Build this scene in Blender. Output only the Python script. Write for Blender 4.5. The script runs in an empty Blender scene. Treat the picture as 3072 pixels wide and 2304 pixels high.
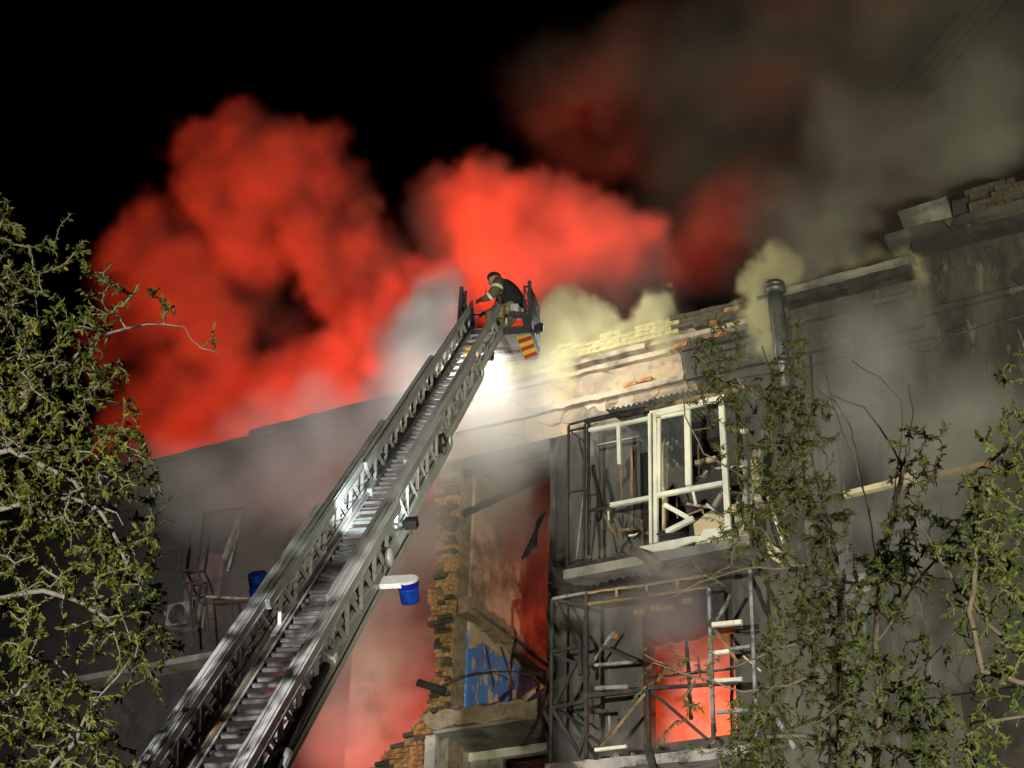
import bpy, bmesh, math, random
from mathutils import Vector, Matrix, Euler, noise as mnoise

scene = bpy.context.scene
C = scene.collection
R = math.radians

# ------------------------------------------------------------------ camera
# The facade lies in the plane y = 0 and faces -y; x runs along it, z is up (metres).
cam_d = bpy.data.cameras.new('camera')
cam_d.lens = 60.3
cam_d.sensor_width = 36.0
cam_d.clip_start = 0.1
cam_d.clip_end = 3000
cam = bpy.data.objects.new('camera', cam_d)
C.objects.link(cam)
_head, _pitch, _roll = R(90 + 29.14), R(29.44), R(1.625)
_h = Vector((math.cos(_head), math.sin(_head), 0))
_f = _h * math.cos(_pitch) + Vector((0, 0, math.sin(_pitch)))
_r0 = _h.cross(Vector((0, 0, 1))).normalized()
_u0 = _r0.cross(_f)
_r = _r0 * math.cos(_roll) + _u0 * math.sin(_roll)
_u = -_r0 * math.sin(_roll) + _u0 * math.cos(_roll)
cam.matrix_world = Matrix(((_r.x, _u.x, -_f.x, 0.0), (_r.y, _u.y, -_f.y, -21.0), (_r.z, _u.z, -_f.z, 1.6), (0, 0, 0, 1)))
scene.camera = cam

# ------------------------------------------------------------------ night sky and a trace of moonlight
world = bpy.data.worlds.new('World')
scene.world = world
world.use_nodes = True
wn = world.node_tree
sky = wn.nodes.new('ShaderNodeTexSky')
sky.sky_type = 'NISHITA'
sky.sun_disc = False
sky.sun_elevation = R(-3)
sky.sun_rotation = R(200)
wn.links.new(sky.outputs['Color'], wn.nodes['Background'].inputs['Color'])
wn.nodes['Background'].inputs['Strength'].default_value = 0.0008
sun_d = bpy.data.lights.new('moon', 'SUN')
sun_d.energy = 0.012
sun_d.angle = R(3)
sun_d.color = (0.8, 0.88, 1.0)
sun = bpy.data.objects.new('moon', sun_d)
sun.rotation_euler = (R(50), 0, R(20))
C.objects.link(sun)

# ------------------------------------------------------------------ render settings
scene.render.engine = 'CYCLES'
cy = scene.cycles
cy.use_denoising = True
cy.denoiser = 'OPENIMAGEDENOISE'
cy.use_adaptive_sampling = True
cy.adaptive_threshold = 0.03
cy.max_bounces = 6
cy.diffuse_bounces = 3
cy.glossy_bounces = 2
cy.transmission_bounces = 4
cy.volume_bounces = 2
cy.transparent_max_bounces = 12
cy.sample_clamp_indirect = 4.0
cy.volume_step_rate = 2.0
cy.volume_max_steps = 512
cy.caustics_reflective = False
cy.caustics_refractive = False
vs = scene.view_settings
vs.view_transform = 'Standard'
vs.look = 'None'
vs.exposure = 0.0
vs.gamma = 1.0
vs.use_curve_mapping = False

# ------------------------------------------------------------------ lamp powers (watts) used by the lamp builders below
FLOOD_W = (240, 220, 300)      # the cage's floodlights
GROUND_W = (21000, 11000, 7000)        # floodlights on tripods in the street; the last is added to brighten smoke
FIRES = (                      # label, x, y, z, watts of the fires inside the building
    ('fire burning on the lower floors of the left block', -18.2, 1.6, 8.2, 46000),
    ('fire burning behind the collapsed bay', -15.2, 2.95, 9.0, 50000),
    ('fire burning low in the collapsed bay', -14.6, 1.2, 6.6, 700),
    ('fire burning in the lower balcony room', -8.9, 1.6, 8.9, 150, (1.0, 0.062, 0.010), 0.8),
    ('fire burning deep in the stair bay', -11.1, 2.6, 12.0, 26, (1.0, 0.09, 0.04), 0.2),
)
# ------------------------------------------------------------------ helpers
rnd = random.Random(7)


class MB:
    """Collects boxes, bars, tubes and prisms; build() links them as one mesh object."""

    def __init__(self):
        self.v, self.f, self.mi = [], [], []
        self.cur = 0

    def add(self, vs, fs):
        o = len(self.v)
        self.v += [tuple(p) for p in vs]
        self.f += [tuple(i + o for i in f) for f in fs]
        self.mi += [self.cur] * len(fs)

    def box(self, c, s, rot=None):
        c = Vector(c)
        vs = []
        for i in range(8):
            p = Vector(((i & 1) - .5, ((i >> 1) & 1) - .5, ((i >> 2) & 1) - .5))
            p = Vector((p.x * s[0], p.y * s[1], p.z * s[2]))
            if rot is not None:
                p = rot @ p
            vs.append(c + p)
        self.add(vs, [(0, 2, 3, 1), (4, 5, 7, 6), (0, 1, 5, 4), (2, 6, 7, 3), (0, 4, 6, 2), (1, 3, 7, 5)])
        return self

    def span(self, x0, x1, y0, y1, z0, z1):
        return self.box(((x0 + x1) / 2, (y0 + y1) / 2, (z0 + z1) / 2), (abs(x1 - x0), abs(y1 - y0), abs(z1 - z0)))

    def bar(self, p, q, w, h, up=(0, 0, 1), twist=0.0):
        p, q = Vector(p), Vector(q)
        d = q - p
        L = d.length
        d.normalize()
        up = Vector(up)
        if abs(d.dot(up.normalized())) > 0.98:
            up = Vector((0, 1, 0)) if abs(d.y) < 0.9 else Vector((1, 0, 0))
        s = d.cross(up).normalized()
        u = s.cross(d)
        m = Matrix((s, d, u)).transposed()
        if twist:
            m = m @ Matrix.Rotation(twist, 3, 'Y')
        return self.box((p + q) / 2, (w, L, h), m)

    def tube(self, pts, r, n=6, caps=True):
        pts = [Vector(p) for p in pts]
        rs = r if isinstance(r, (list, tuple)) else [r] * len(pts)
        d0 = (pts[1] - pts[0]).normalized()
        ref = Vector((0, 0, 1)) if abs(d0.z) < 0.9 else Vector((1, 0, 0))
        s = d0.cross(ref).normalized()
        o = len(self.v)
        for i, p in enumerate(pts):
            a = pts[max(i - 1, 0)]
            b = pts[min(i + 1, len(pts) - 1)]
            d = (b - a).normalized()
            s = (s - d * s.dot(d))
            if s.length < 1e-5:
                s = d.orthogonal()
            s.normalize()
            u = d.cross(s)
            for k in range(n):
                t = 2 * math.pi * k / n
                self.v.append(tuple(p + (s * math.cos(t) + u * math.sin(t)) * rs[i]))
        for i in range(len(pts) - 1):
            for k in range(n):
                a = o + i * n + k
                b = o + i * n + (k + 1) % n
                self.f.append((a, b, b + n, a + n))
                self.mi.append(self.cur)
        if caps:
            self.f.append(tuple(o + k for k in reversed(range(n))))
            self.f.append(tuple(o + (len(pts) - 1) * n + k for k in range(n)))
            self.mi += [self.cur] * 2
        return self

    def prism(self, poly, y0, y1):
        """A polygon in the xz-plane pushed from y0 to y1."""
        n = len(poly)
        area = sum(poly[i][0] * poly[(i + 1) % n][1] - poly[(i + 1) % n][0] * poly[i][1] for i in range(n))
        if area < 0:
            poly = poly[::-1]
        vs = [(x, y0, z) for x, z in poly] + [(x, y1, z) for x, z in poly]
        fs = [tuple(range(n)), tuple(reversed(range(n, 2 * n)))]
        for i in range(n):
            j = (i + 1) % n
            fs.append((i, i + n, j + n, j))
        self.add(vs, fs)
        return self

    def prism_yz(self, poly, x0, x1):
        n = len(poly)
        vs = [(x0, y, z) for y, z in poly] + [(x1, y, z) for y, z in poly]
        fs = [tuple(range(n)), tuple(reversed(range(n, 2 * n)))] + [(i, i + n, (i + 1) % n + n, (i + 1) % n) for i in range(n)]
        self.add(vs, fs)
        return self

    def disc(self, c, axis, r, h, n=20, r2=None):
        c, axis = Vector(c), Vector(axis).normalized()
        return self.tube([c, c + axis * h], [r, r if r2 is None else r2], n)

    def ell(self, c, r, n=12, m=8):
        c = Vector(c)
        vs = [c + Vector((0, 0, r[2]))]
        for i in range(1, m):
            t = math.pi * i / m
            for k in range(n):
                p = 2 * math.pi * k / n
                vs.append(c + Vector((r[0] * math.sin(t) * math.cos(p), r[1] * math.sin(t) * math.sin(p), r[2] * math.cos(t))))
        vs.append(c - Vector((0, 0, r[2])))
        fs = []
        for k in range(n):
            fs.append((0, 1 + k, 1 + (k + 1) % n))
            fs.append((len(vs) - 1, 1 + (m - 2) * n + (k + 1) % n, 1 + (m - 2) * n + k))
            for i in range(m - 2):
                a = 1 + i * n + k
                b = 1 + i * n + (k + 1) % n
                fs.append((a, a + n, b + n, b))
        self.add(vs, fs)
        return self

    def mesh(self, name):
        me = bpy.data.meshes.new(name)
        me.from_pydata(self.v, [], self.f)
        me.update()
        bm = bmesh.new()
        bm.from_mesh(me)
        bmesh.ops.recalc_face_normals(bm, faces=bm.faces)
        bm.to_mesh(me)
        bm.free()
        return me

    def build(self, name, mats, parent=None, smooth=False, label=None):
        me = self.mesh(name)
        mats = mats if isinstance(mats, (list, tuple)) else [mats]
        for m in mats:
            me.materials.append(m)
        if len(mats) > 1:
            me.polygons.foreach_set('material_index', self.mi)
        if smooth:
            me.shade_smooth()
        return link(name, me, parent, label)


def link(name, me, parent=None, label=None):
    o = bpy.data.objects.new(name, me)
    C.objects.link(o)
    if parent is not None:
        o.parent = parent
    if label:
        o['label'] = label
    return o


def tag(o, label, cat, group=None):
    o['label'], o['category'] = label, cat
    if group:
        o['group'] = group
    return o


def thing(name, label, cat, loc=(0, 0, 0), mat=None, group=None):
    o = bpy.data.objects.new(name, None)
    o.empty_display_size = 0.2
    C.objects.link(o)
    if mat is not None:
        o.matrix_world = mat
    else:
        o.location = loc
    return tag(o, label, cat, group)


def jag(p, q, n, amp, seed=0):
    """Points from p to q (without q) with a ragged sideways offset."""
    r = random.Random(seed)
    p, q = Vector(p), Vector(q)
    d = q - p
    s = Vector((-d.y, d.x)).normalized()
    out = []
    for i in range(n):
        t = i / n
        k = 0 if i == 0 else r.uniform(-amp, amp)
        v = p + d * t + s * k
        out.append((v.x, v.y))
    return out


# ------------------------------------------------------------------ materials
def mat(name, c1, c2=None, scale=6.0, rough=0.85, metal=0.0, bump=0.15, stain=None, stain_scale=0.6, stain_lo=0.45, stain_hi=0.65,
        stretch=None, fine=None, spec=0.3, trans=0.0, stain2=None, stain2_scale=2.5, s2lo=0.5, s2hi=0.6, bdist=0.02, crack=None):
    m = bpy.data.materials.new(name)
    m.use_nodes = True
    nt = m.node_tree
    b = nt.nodes['Principled BSDF']
    b.inputs['Roughness'].default_value = rough
    b.inputs['Metallic'].default_value = metal
    b.inputs['Specular IOR Level'].default_value = spec
    tc = nt.nodes.new('ShaderNodeTexCoord')
    src = tc.outputs['Object']
    mp = nt.nodes.new('ShaderNodeMapping')
    mp.inputs['Scale'].default_value = stretch or (1, 1, 1)
    nt.links.new(src, mp.inputs['Vector'])

    def nz(s, d=4.0, ro=0.6):
        n = nt.nodes.new('ShaderNodeTexNoise')
        n.inputs['Scale'].default_value = s
        n.inputs['Detail'].default_value = d
        n.inputs['Roughness'].default_value = ro
        nt.links.new(mp.outputs[0], n.inputs['Vector'])
        return n.outputs[0]

    def mix(fac, a, bb):
        x = nt.nodes.new('ShaderNodeMix')
        x.data_type = 'RGBA'
        nt.links.new(fac, x.inputs[0])
        for sock, val in ((x.inputs[6], a), (x.inputs[7], bb)):
            if isinstance(val, tuple):
                sock.default_value = (*val, 1)
            else:
                nt.links.new(val, sock)
        return x.outputs[2]

    def ramp(f, lo, hi):
        r = nt.nodes.new('ShaderNodeMapRange')
        r.interpolation_type = 'SMOOTHSTEP'
        nt.links.new(f, r.inputs['Value'])
        r.inputs['From Min'].default_value = lo
        r.inputs['From Max'].default_value = hi
        return r.outputs[0]

    n1 = nz(scale)
    col = mix(ramp(n1, 0.35, 0.65), c1, c2 or tuple(k * 0.75 for k in c1))
    if stain:
        col = mix(ramp(nz(stain_scale, 6.0, 0.65), stain_lo, stain_hi), col, stain)
    if stain2:
        col = mix(ramp(nz(stain2_scale, 6.0, 0.7), s2lo, s2hi), col, stain2)
    if crack:
        vo = nt.nodes.new('ShaderNodeTexVoronoi')
        vo.feature = 'DISTANCE_TO_EDGE'
        vo.inputs['Scale'].default_value = crack
        wob = nt.nodes.new('ShaderNodeMix')
        wob.data_type = 'RGBA'
        wob.inputs[0].default_value = 0.12
        nn = nt.nodes.new('ShaderNodeTexNoise')
        nn.inputs['Scale'].default_value = crack * 2.5
        nt.links.new(src, nn.inputs['Vector'])
        nt.links.new(src, wob.inputs[6])
        nt.links.new(nn.outputs['Color'], wob.inputs[7])
        nt.links.new(wob.outputs[2], vo.inputs['Vector'])
        edge = nt.nodes.new('ShaderNodeMath')
        edge.operation = 'LESS_THAN'
        edge.inputs[1].default_value = 0.012
        nt.links.new(vo.outputs['Distance'], edge.inputs[0])
        msk = nt.nodes.new('ShaderNodeMath')
        msk.operation = 'MULTIPLY'
        nt.links.new(edge.outputs[0], msk.inputs[0])
        nt.links.new(ramp(nz(0.7, 2.0), 0.48, 0.6), msk.inputs[1])
        col = mix(msk.outputs[0], col, tuple(k * 0.25 for k in c1))
    nt.links.new(col, b.inputs['Base Color'])
    if bump:
        bp = nt.nodes.new('ShaderNodeBump')
        bp.inputs['Strength'].default_value = bump
        bp.inputs['Distance'].default_value = bdist
        nt.links.new(nz(fine or scale * 5, 6.0, 0.7), bp.inputs['Height'])
        nt.links.new(bp.outputs[0], b.inputs['Normal'])
    if trans:
        b.inputs['Transmission Weight'].default_value = trans
    return m


M = {}
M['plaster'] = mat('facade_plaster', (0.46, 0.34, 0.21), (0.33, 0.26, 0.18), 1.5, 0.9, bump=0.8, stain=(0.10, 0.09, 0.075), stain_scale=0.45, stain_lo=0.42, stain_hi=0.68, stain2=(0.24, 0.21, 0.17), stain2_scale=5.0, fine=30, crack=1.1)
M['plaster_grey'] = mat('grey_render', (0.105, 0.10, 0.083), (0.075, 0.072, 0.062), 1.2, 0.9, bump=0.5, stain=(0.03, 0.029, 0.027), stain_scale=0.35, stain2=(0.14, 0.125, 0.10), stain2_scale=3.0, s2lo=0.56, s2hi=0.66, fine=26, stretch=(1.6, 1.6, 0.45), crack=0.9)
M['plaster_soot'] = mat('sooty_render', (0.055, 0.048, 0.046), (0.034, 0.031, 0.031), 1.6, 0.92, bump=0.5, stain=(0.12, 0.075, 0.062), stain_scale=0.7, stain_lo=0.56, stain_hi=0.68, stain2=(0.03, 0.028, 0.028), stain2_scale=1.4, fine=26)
M['moulding'] = mat('cornice_plaster', (0.46, 0.38, 0.28), (0.36, 0.30, 0.23), 3.0, 0.9, bump=0.6, stain=(0.14, 0.12, 0.10), stain_scale=1.2, fine=24)
M['room_plaster'] = mat('room_plaster', (0.52, 0.41, 0.30), (0.40, 0.32, 0.24), 1.8, 0.9, bump=0.5, stain=(0.16, 0.12, 0.09), stain_scale=0.9, stain2=(0.5, 0.43, 0.36), stain2_scale=5, s2lo=0.6, s2hi=0.66, fine=22)
M['blue_wall'] = mat('peeling_blue_paint', (0.08, 0.26, 0.68), (0.06, 0.21, 0.58), 2.0, 0.7, bump=0.4, stain=(0.5, 0.46, 0.41), stain_scale=3.2, stain_lo=0.555, stain_hi=0.575, stain2=(0.26, 0.19, 0.13), stain2_scale=4.0, s2lo=0.63, s2hi=0.65, stretch=(1, 1, 0.6))
M['brick_a'] = mat('brick_ochre', (0.52, 0.31, 0.12), (0.40, 0.23, 0.09), 9, 0.9, bump=0.8, stain=(0.12, 0.085, 0.05), stain_scale=5, stain_lo=0.52, stain_hi=0.7, fine=40)
M['brick_b'] = mat('brick_orange', (0.50, 0.24, 0.09), (0.40, 0.18, 0.07), 9, 0.9, bump=0.8, stain=(0.10, 0.07, 0.05), stain_scale=5, stain_lo=0.5, stain_hi=0.7, fine=40)
M['brick_c'] = mat('brick_sooty', (0.11, 0.088, 0.06), (0.07, 0.06, 0.045), 9, 0.92, bump=0.8, fine=40)
M['brick_pale'] = mat('brick_pale_yellow', (0.55, 0.46, 0.22), (0.42, 0.36, 0.18), 7, 0.9, bump=0.9, stain=(0.17, 0.14, 0.08), stain_scale=6, stain_lo=0.55, stain_hi=0.72, fine=36)
M['mortar'] = mat('mortar', (0.30, 0.24, 0.15), (0.18, 0.15, 0.10), 8, 0.95, bump=1.0, fine=30)
M['concrete'] = mat('concrete', (0.28, 0.26, 0.22), (0.19, 0.18, 0.16), 3, 0.9, bump=0.6, stain=(0.09, 0.085, 0.08), stain_scale=1.4, fine=24)
M['slab_white'] = mat('stained_white_slab', (0.46, 0.43, 0.40), (0.36, 0.33, 0.31), 4, 0.85, bump=0.5, stain=(0.10, 0.085, 0.075), stain_scale=2.2, stain_lo=0.5, stain_hi=0.62, stain2=(0.24, 0.13, 0.07), stain2_scale=3.2, s2lo=0.58, s2hi=0.66)
M['rubble'] = mat('rubble', (0.34, 0.26, 0.18), (0.22, 0.17, 0.12), 10, 0.95, bump=1.0, stain=(0.33, 0.27, 0.21), stain_scale=6, stain_lo=0.6, stain_hi=0.68)
M['wood_white'] = mat('white_painted_wood', (0.84, 0.83, 0.68), (0.74, 0.73, 0.58), 3, 0.6, bump=0.2, stain=(0.30, 0.24, 0.15), stain_scale=1.6, stain_lo=0.6, stain_hi=0.78, stretch=(3, 3, 0.5))
M['wood_brown'] = mat('scorched_wood', (0.40, 0.28, 0.15), (0.22, 0.15, 0.085), 4, 0.75, bump=0.4, stain=(0.035, 0.03, 0.027), stain_scale=1.6, stain_lo=0.42, stain_hi=0.62)
M['char'] = mat('charred_wood', (0.022, 0.020, 0.019), (0.05, 0.044, 0.04), 9, 0.8, bump=1.0, stain=(0.10, 0.07, 0.045), stain_scale=4, stain_lo=0.6, stain_hi=0.75)
M['steel_dark'] = mat('burnt_steel', (0.05, 0.05, 0.05), (0.085, 0.075, 0.065), 8, 0.6, 0.4, bump=0.3, stain=(0.16, 0.10, 0.06), stain_scale=5, stain_lo=0.6, stain_hi=0.7)
M['steel_pale'] = mat('painted_steel', (0.33, 0.36, 0.35), (0.23, 0.25, 0.245), 7, 0.55, 0.1, bump=0.2, stain=(0.07, 0.065, 0.06), stain_scale=4, stain_lo=0.48, stain_hi=0.6)
M['tin'] = mat('corrugated_sheet', (0.30, 0.32, 0.28), (0.2, 0.21, 0.19), 5, 0.6, 0.2, bump=0.2, stain=(0.06, 0.055, 0.05), stain_scale=2)
M['zinc'] = mat('zinc_pipe', (0.16, 0.165, 0.16), (0.12, 0.125, 0.12), 4, 0.45, 0.5, bump=0.1, stain=(0.10, 0.10, 0.09), stain_scale=3)
M['beige_cloth'] = mat('scorched_cloth', (0.45, 0.40, 0.29), (0.32, 0.28, 0.2), 6, 0.9, bump=0.5, stain=(0.10, 0.08, 0.06), stain_scale=3)
M['board'] = mat('bare_insulation_board', (0.66, 0.55, 0.33), (0.55, 0.45, 0.27), 4, 0.85, bump=0.3, stain=(0.3, 0.22, 0.12), stain_scale=3, stain_lo=0.55, stain_hi=0.7)
M['ground'] = mat('asphalt', (0.05, 0.05, 0.05), (0.035, 0.035, 0.036), 0.8, 0.9, bump=0.4, fine=40)
# ------------------------------------------------------------------ ground
g = MB()
g.add([(-400, -400, 0), (400, -400, 0), (400, 400, 0), (-400, 400, 0)], [(0, 1, 2, 3)])
g.build('ground', M['ground'])['kind'] = 'structure'

# ------------------------------------------------------------------ the burning apartment building
bld = thing('apartment_building', 'burning apartment building with collapsed facade section and two enclosed balconies', 'building', (-12, 0, 0))
B0 = Vector((-12, 0, 0))


class BMB(MB):
    """MB in world metres, built under the building's Empty."""

    def build(self, name, mats, parent=None, smooth=False, label=None):
        off = B0
        self.v = [(x - off.x, y, z) for x, y, z in self.v]
        return MB.build(self, name, mats, parent or bld, smooth, label)


TH = 0.42
# left block: ragged right edge where the facade fell away
p = [(-32, 0), (-32, 14.02)]
p += jag((-15.2, 14.02), (-16.0, 13.2), 5, 0.12, 1) + jag((-16.0, 13.2), (-15.95, 9.0), 34, 0.09, 2) + [(-16.1, 0)]
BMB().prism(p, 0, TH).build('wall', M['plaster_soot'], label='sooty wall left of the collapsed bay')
# upper band over the whole length
BMB().prism([(-32, 14.025), (-32, 15.28), (-13.6, 15.28)] + jag((-13.6, 15.28), (-13.7, 14.025), 6, 0.05, 4)[1:] + [(-13.7, 14.025)], 0.001, TH).build('frieze_wall', M['plaster_soot'])
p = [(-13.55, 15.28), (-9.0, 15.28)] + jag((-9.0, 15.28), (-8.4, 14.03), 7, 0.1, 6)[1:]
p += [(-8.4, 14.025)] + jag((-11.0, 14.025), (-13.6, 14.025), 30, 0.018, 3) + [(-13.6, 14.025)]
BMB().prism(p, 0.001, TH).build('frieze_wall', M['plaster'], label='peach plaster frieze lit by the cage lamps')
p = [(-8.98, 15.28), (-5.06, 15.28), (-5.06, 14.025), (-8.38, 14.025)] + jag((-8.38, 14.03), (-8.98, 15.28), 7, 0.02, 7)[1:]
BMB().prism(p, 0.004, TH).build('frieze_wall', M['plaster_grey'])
core_w = BMB().prism([(-9.3, 14.03), (-9.3, 15.27), (-8.1, 15.27), (-8.1, 14.03)], 0.05, TH - 0.05)
core_w.build('wall_core', M['mortar'])
# wall right of the stair bay, in strips round its openings
R0, R1 = -11.0, -5.06
zt = 14.02
edge = [(R0, zt)] + jag((R0, 13.6), (R0 + 0.02, 7.0), 46, 0.025, 5) + [(R0, 0)]
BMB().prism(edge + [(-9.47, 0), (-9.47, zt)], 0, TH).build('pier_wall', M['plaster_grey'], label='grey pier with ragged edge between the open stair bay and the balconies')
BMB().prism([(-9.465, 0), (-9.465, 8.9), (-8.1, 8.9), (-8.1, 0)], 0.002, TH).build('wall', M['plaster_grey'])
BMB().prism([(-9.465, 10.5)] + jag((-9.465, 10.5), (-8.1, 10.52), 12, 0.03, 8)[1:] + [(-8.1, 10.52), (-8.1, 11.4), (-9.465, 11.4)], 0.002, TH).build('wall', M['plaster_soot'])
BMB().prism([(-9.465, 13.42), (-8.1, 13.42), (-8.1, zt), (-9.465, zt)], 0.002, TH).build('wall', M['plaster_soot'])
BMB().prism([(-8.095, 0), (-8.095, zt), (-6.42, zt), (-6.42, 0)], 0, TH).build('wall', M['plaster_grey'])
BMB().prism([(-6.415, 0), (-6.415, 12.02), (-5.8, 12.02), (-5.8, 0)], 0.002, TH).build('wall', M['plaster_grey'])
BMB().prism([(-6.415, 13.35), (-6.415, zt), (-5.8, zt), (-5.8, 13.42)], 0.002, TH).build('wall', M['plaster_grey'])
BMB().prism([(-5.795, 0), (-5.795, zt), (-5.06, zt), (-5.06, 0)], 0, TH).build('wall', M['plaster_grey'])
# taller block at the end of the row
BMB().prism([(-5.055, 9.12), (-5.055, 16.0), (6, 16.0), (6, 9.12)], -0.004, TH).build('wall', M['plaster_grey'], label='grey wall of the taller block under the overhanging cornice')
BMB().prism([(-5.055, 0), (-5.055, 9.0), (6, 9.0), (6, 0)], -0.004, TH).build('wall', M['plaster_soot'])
BMB().prism([(-5.9, 9.0), (-5.9, 9.12), (6, 9.12), (6, 9.0)], -0.08, 0.05).build('ledge', M['steel_dark'])
# reveals behind the openings: rooms with thick walls
room = BMB()
room.span(-10.6, -6.9, 3.2, 3.4, 11.0, 14.0)
room.span(-10.62, -10.5, TH, 3.2, 11.0, 14.0)
room.span(-7.0, -6.88, TH, 3.2, 11.0, 14.0)
room.build('room_wall', M['plaster_soot'])
BMB().span(-10.62, -6.88, TH, 3.4, 11.06, 11.24).build('floor_slab', M['concrete'])
BMB().span(-10.62, -6.88, TH, 3.4, 13.85, 14.0).build('ceiling_slab', M['concrete'])
room = BMB()
room.span(-10.6, -6.9, 2.6, 2.8, 8.2, 11.05)
room.span(-10.62, -10.5, TH, 2.6, 8.2, 11.05)
room.span(-7.0, -6.88, TH, 2.6, 8.2, 11.05)
room.build('room_wall', M['room_plaster'])
BMB().span(-10.62, -6.88, TH, 2.8, 8.2, 8.36).build('floor_slab', M['concrete'])
BMB().span(-6.6, -5.6, 1.6, 1.7, 11.8, 13.7).build('room_wall', M['plaster_soot'])

# cornice mouldings: three runs, the upper ones broken away in places
def run(x0, x1, z0, z1, out, seed, name, m=M['moulding']):
    r = random.Random(seed)
    b = BMB()
    x = x0
    pts_t, pts_b = [], []
    while x < x1:
        pts_t.append((x, z1 + r.uniform(-0.012, 0.012)))
        pts_b.append((x, z0 + r.uniform(-0.02, 0.012)))
        x += r.uniform(0.08, 0.3)
    pts_t.append((x1, z1))
    pts_b.append((x1, z0))
    b.prism(pts_b + pts_t[::-1], -out, 0.01)
    return b.build(name, m)


for k, (x0, x1, z0, z1, out) in enumerate([(-12.9, -9.3, 15.14, 15.22, .16), (-9.2, -7.6, 15.16, 15.22, .14), (-12.9, -8.9, 15.0, 15.07, .10), (-8.6, -5.1, 14.98, 15.05, .09),
                                           (-12.9, -8.7, 14.47, 14.56, .09), (-8.69, -5.0, 14.46, 14.54, .07), (-5.0, 6, 14.62, 14.70, .08)]):
    run(x0, x1, z0, z1, out, 20 + k, 'moulding', M['moulding'] if x0 < -9 else M['plaster_grey'])
run(-32, -13.2, 15.1, 15.2, .12, 30, 'moulding', M['plaster_soot'])
run(-32, -13.1, 14.47, 14.56, .09, 31, 'moulding', M['plaster_soot'])
# parapet coping over the plain stretches
run(-32, -16.95, 15.285, 15.40, 0.05, 40, 'parapet', M['plaster_soot'])
run(-16.9, -12.2, 15.285, 15.50, 0.06, 45, 'parapet', M['plaster_soot'])
run(-7.2, -5.06, 15.285, 15.42, 0.22, 41, 'eaves_gutter', M['steel_dark'])
run(-7.3, -5.0, 15.425, 15.5, 0.3, 42, 'coping', M['concrete'])
# taller block: projecting slab cornice and brick parapet above it
run(-5.34, 6, 15.74, 15.86, 0.46, 43, 'cornice', M['plaster_grey'])
BMB().span(-5.0, 6, -0.3, 0.0, 15.62, 15.735).build('cornice_bed', M['plaster_soot'])
BMB().prism([(-5.05, 15.865), (-5.12, 16.22), (-4.4, 16.26), (-4.35, 15.865)], -0.42, 0.25).build('parapet', M['concrete'])
core = BMB().prism([(-4.345, 15.865), (-4.345, 16.2), (6, 16.3), (6, 15.865)], -0.36, 0.25)
par_right = core.build('parapet_wall', M['plaster_soot'])

# ---- bricks, each one a piece of its own
brick_meshes = {}


def brick(parent, c, L, mk, depth=0.11, h=0.066, rot=(0, 0, 0)):
    key = (round(L, 2), mk, depth, rnd.randrange(3))
    if key not in brick_meshes:
        r = random.Random(hash(key) % 9999)
        b = MB()
        b.box((0, 0, 0), (L, depth, h))
        b.v = [tuple(k + r.uniform(-0.007, 0.007) for k in v) for v in b.v]
        me = b.mesh('brick')
        me.materials.append(M[mk])
        brick_meshes[key] = me
    o = link('brick', brick_meshes[key], parent)
    o.location = (c[0] - B0.x, c[1], c[2])
    o.rotation_euler = rot
    return o


rb = random.Random(11)
# broken end of the wall beside the stair bay
pier = BMB()
lft, z = [], 9.4
while z < 13.95:
    lft.append((-12.92 + 0.07 * math.sin(z * 3.1) + rb.uniform(-.04, .04), z))
    z += 0.13
pier.prism(lft + [(-12.6, 13.95), (-12.6, 9.4)], 0.0, TH)
pier_o = pier.build('broken_pier', M['mortar'], label='broken brick pier with ragged ochre brick ends')
z, k = 9.86, 0
while z < 13.7:
    x = -12.95 + 0.07 * math.sin(z * 3.1) + rb.uniform(-0.06, 0.05)
    while x < -12.66:
        L = rb.choice((0.12, 0.17, 0.22, 0.12))
        if x + L > -12.58:
            L = max(0.07, -12.59 - x)
        if rb.random() < 0.93:
            mk = rb.choice(('brick_a', 'brick_a', 'brick_b', 'brick_c', 'brick_c') if z < 12.2 else ('brick_c', 'brick_c', 'brick_a'))
            brick(pier_o, (x + L / 2, -0.02 + rb.uniform(-0.02, 0.015), z + rb.uniform(-.004, .004)), L - 0.012, mk, rot=(rb.uniform(-.02, .02), rb.uniform(-.035, .035), rb.uniform(-.04, .04)))
        x += L
    z += 0.077
# stub of the fallen wall at the foot of the pier
stub = BMB()
stub.prism([(-15.2, 7.5), (-14.6, 8.75)] + jag((-14.1, 9.05), (-13.0, 9.82), 9, 0.06, 31) + [(-12.62, 9.86), (-12.62, 7.5)], 0.03, TH + 0.05)
stub_o = stub.build('wall_stub', M['mortar'], label='stepped brick stub of the fallen wall')
z = 8.86
while z < 9.85:
    x = -14.15 + (z - 8.98) * 1.25 + rb.uniform(0, 0.12)
    x1 = -12.8 if z > 9.55 else -12.72
    while x < x1 - 0.05:
        L = rb.choice((0.25, 0.25, 0.2, 0.12))
        L = min(L, x1 - x)
        if rb.random() < 0.95:
            brick(stub_o, (x + L / 2, -0.01 + rb.uniform(-0.02, 0.02), z), L - 0.012, rb.choice(('brick_b', 'brick_b', 'brick_a', 'brick_c')), rot=(0, rb.uniform(-.03, .03), rb.uniform(-.05, .05)))
        x += L
    z += 0.077
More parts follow.
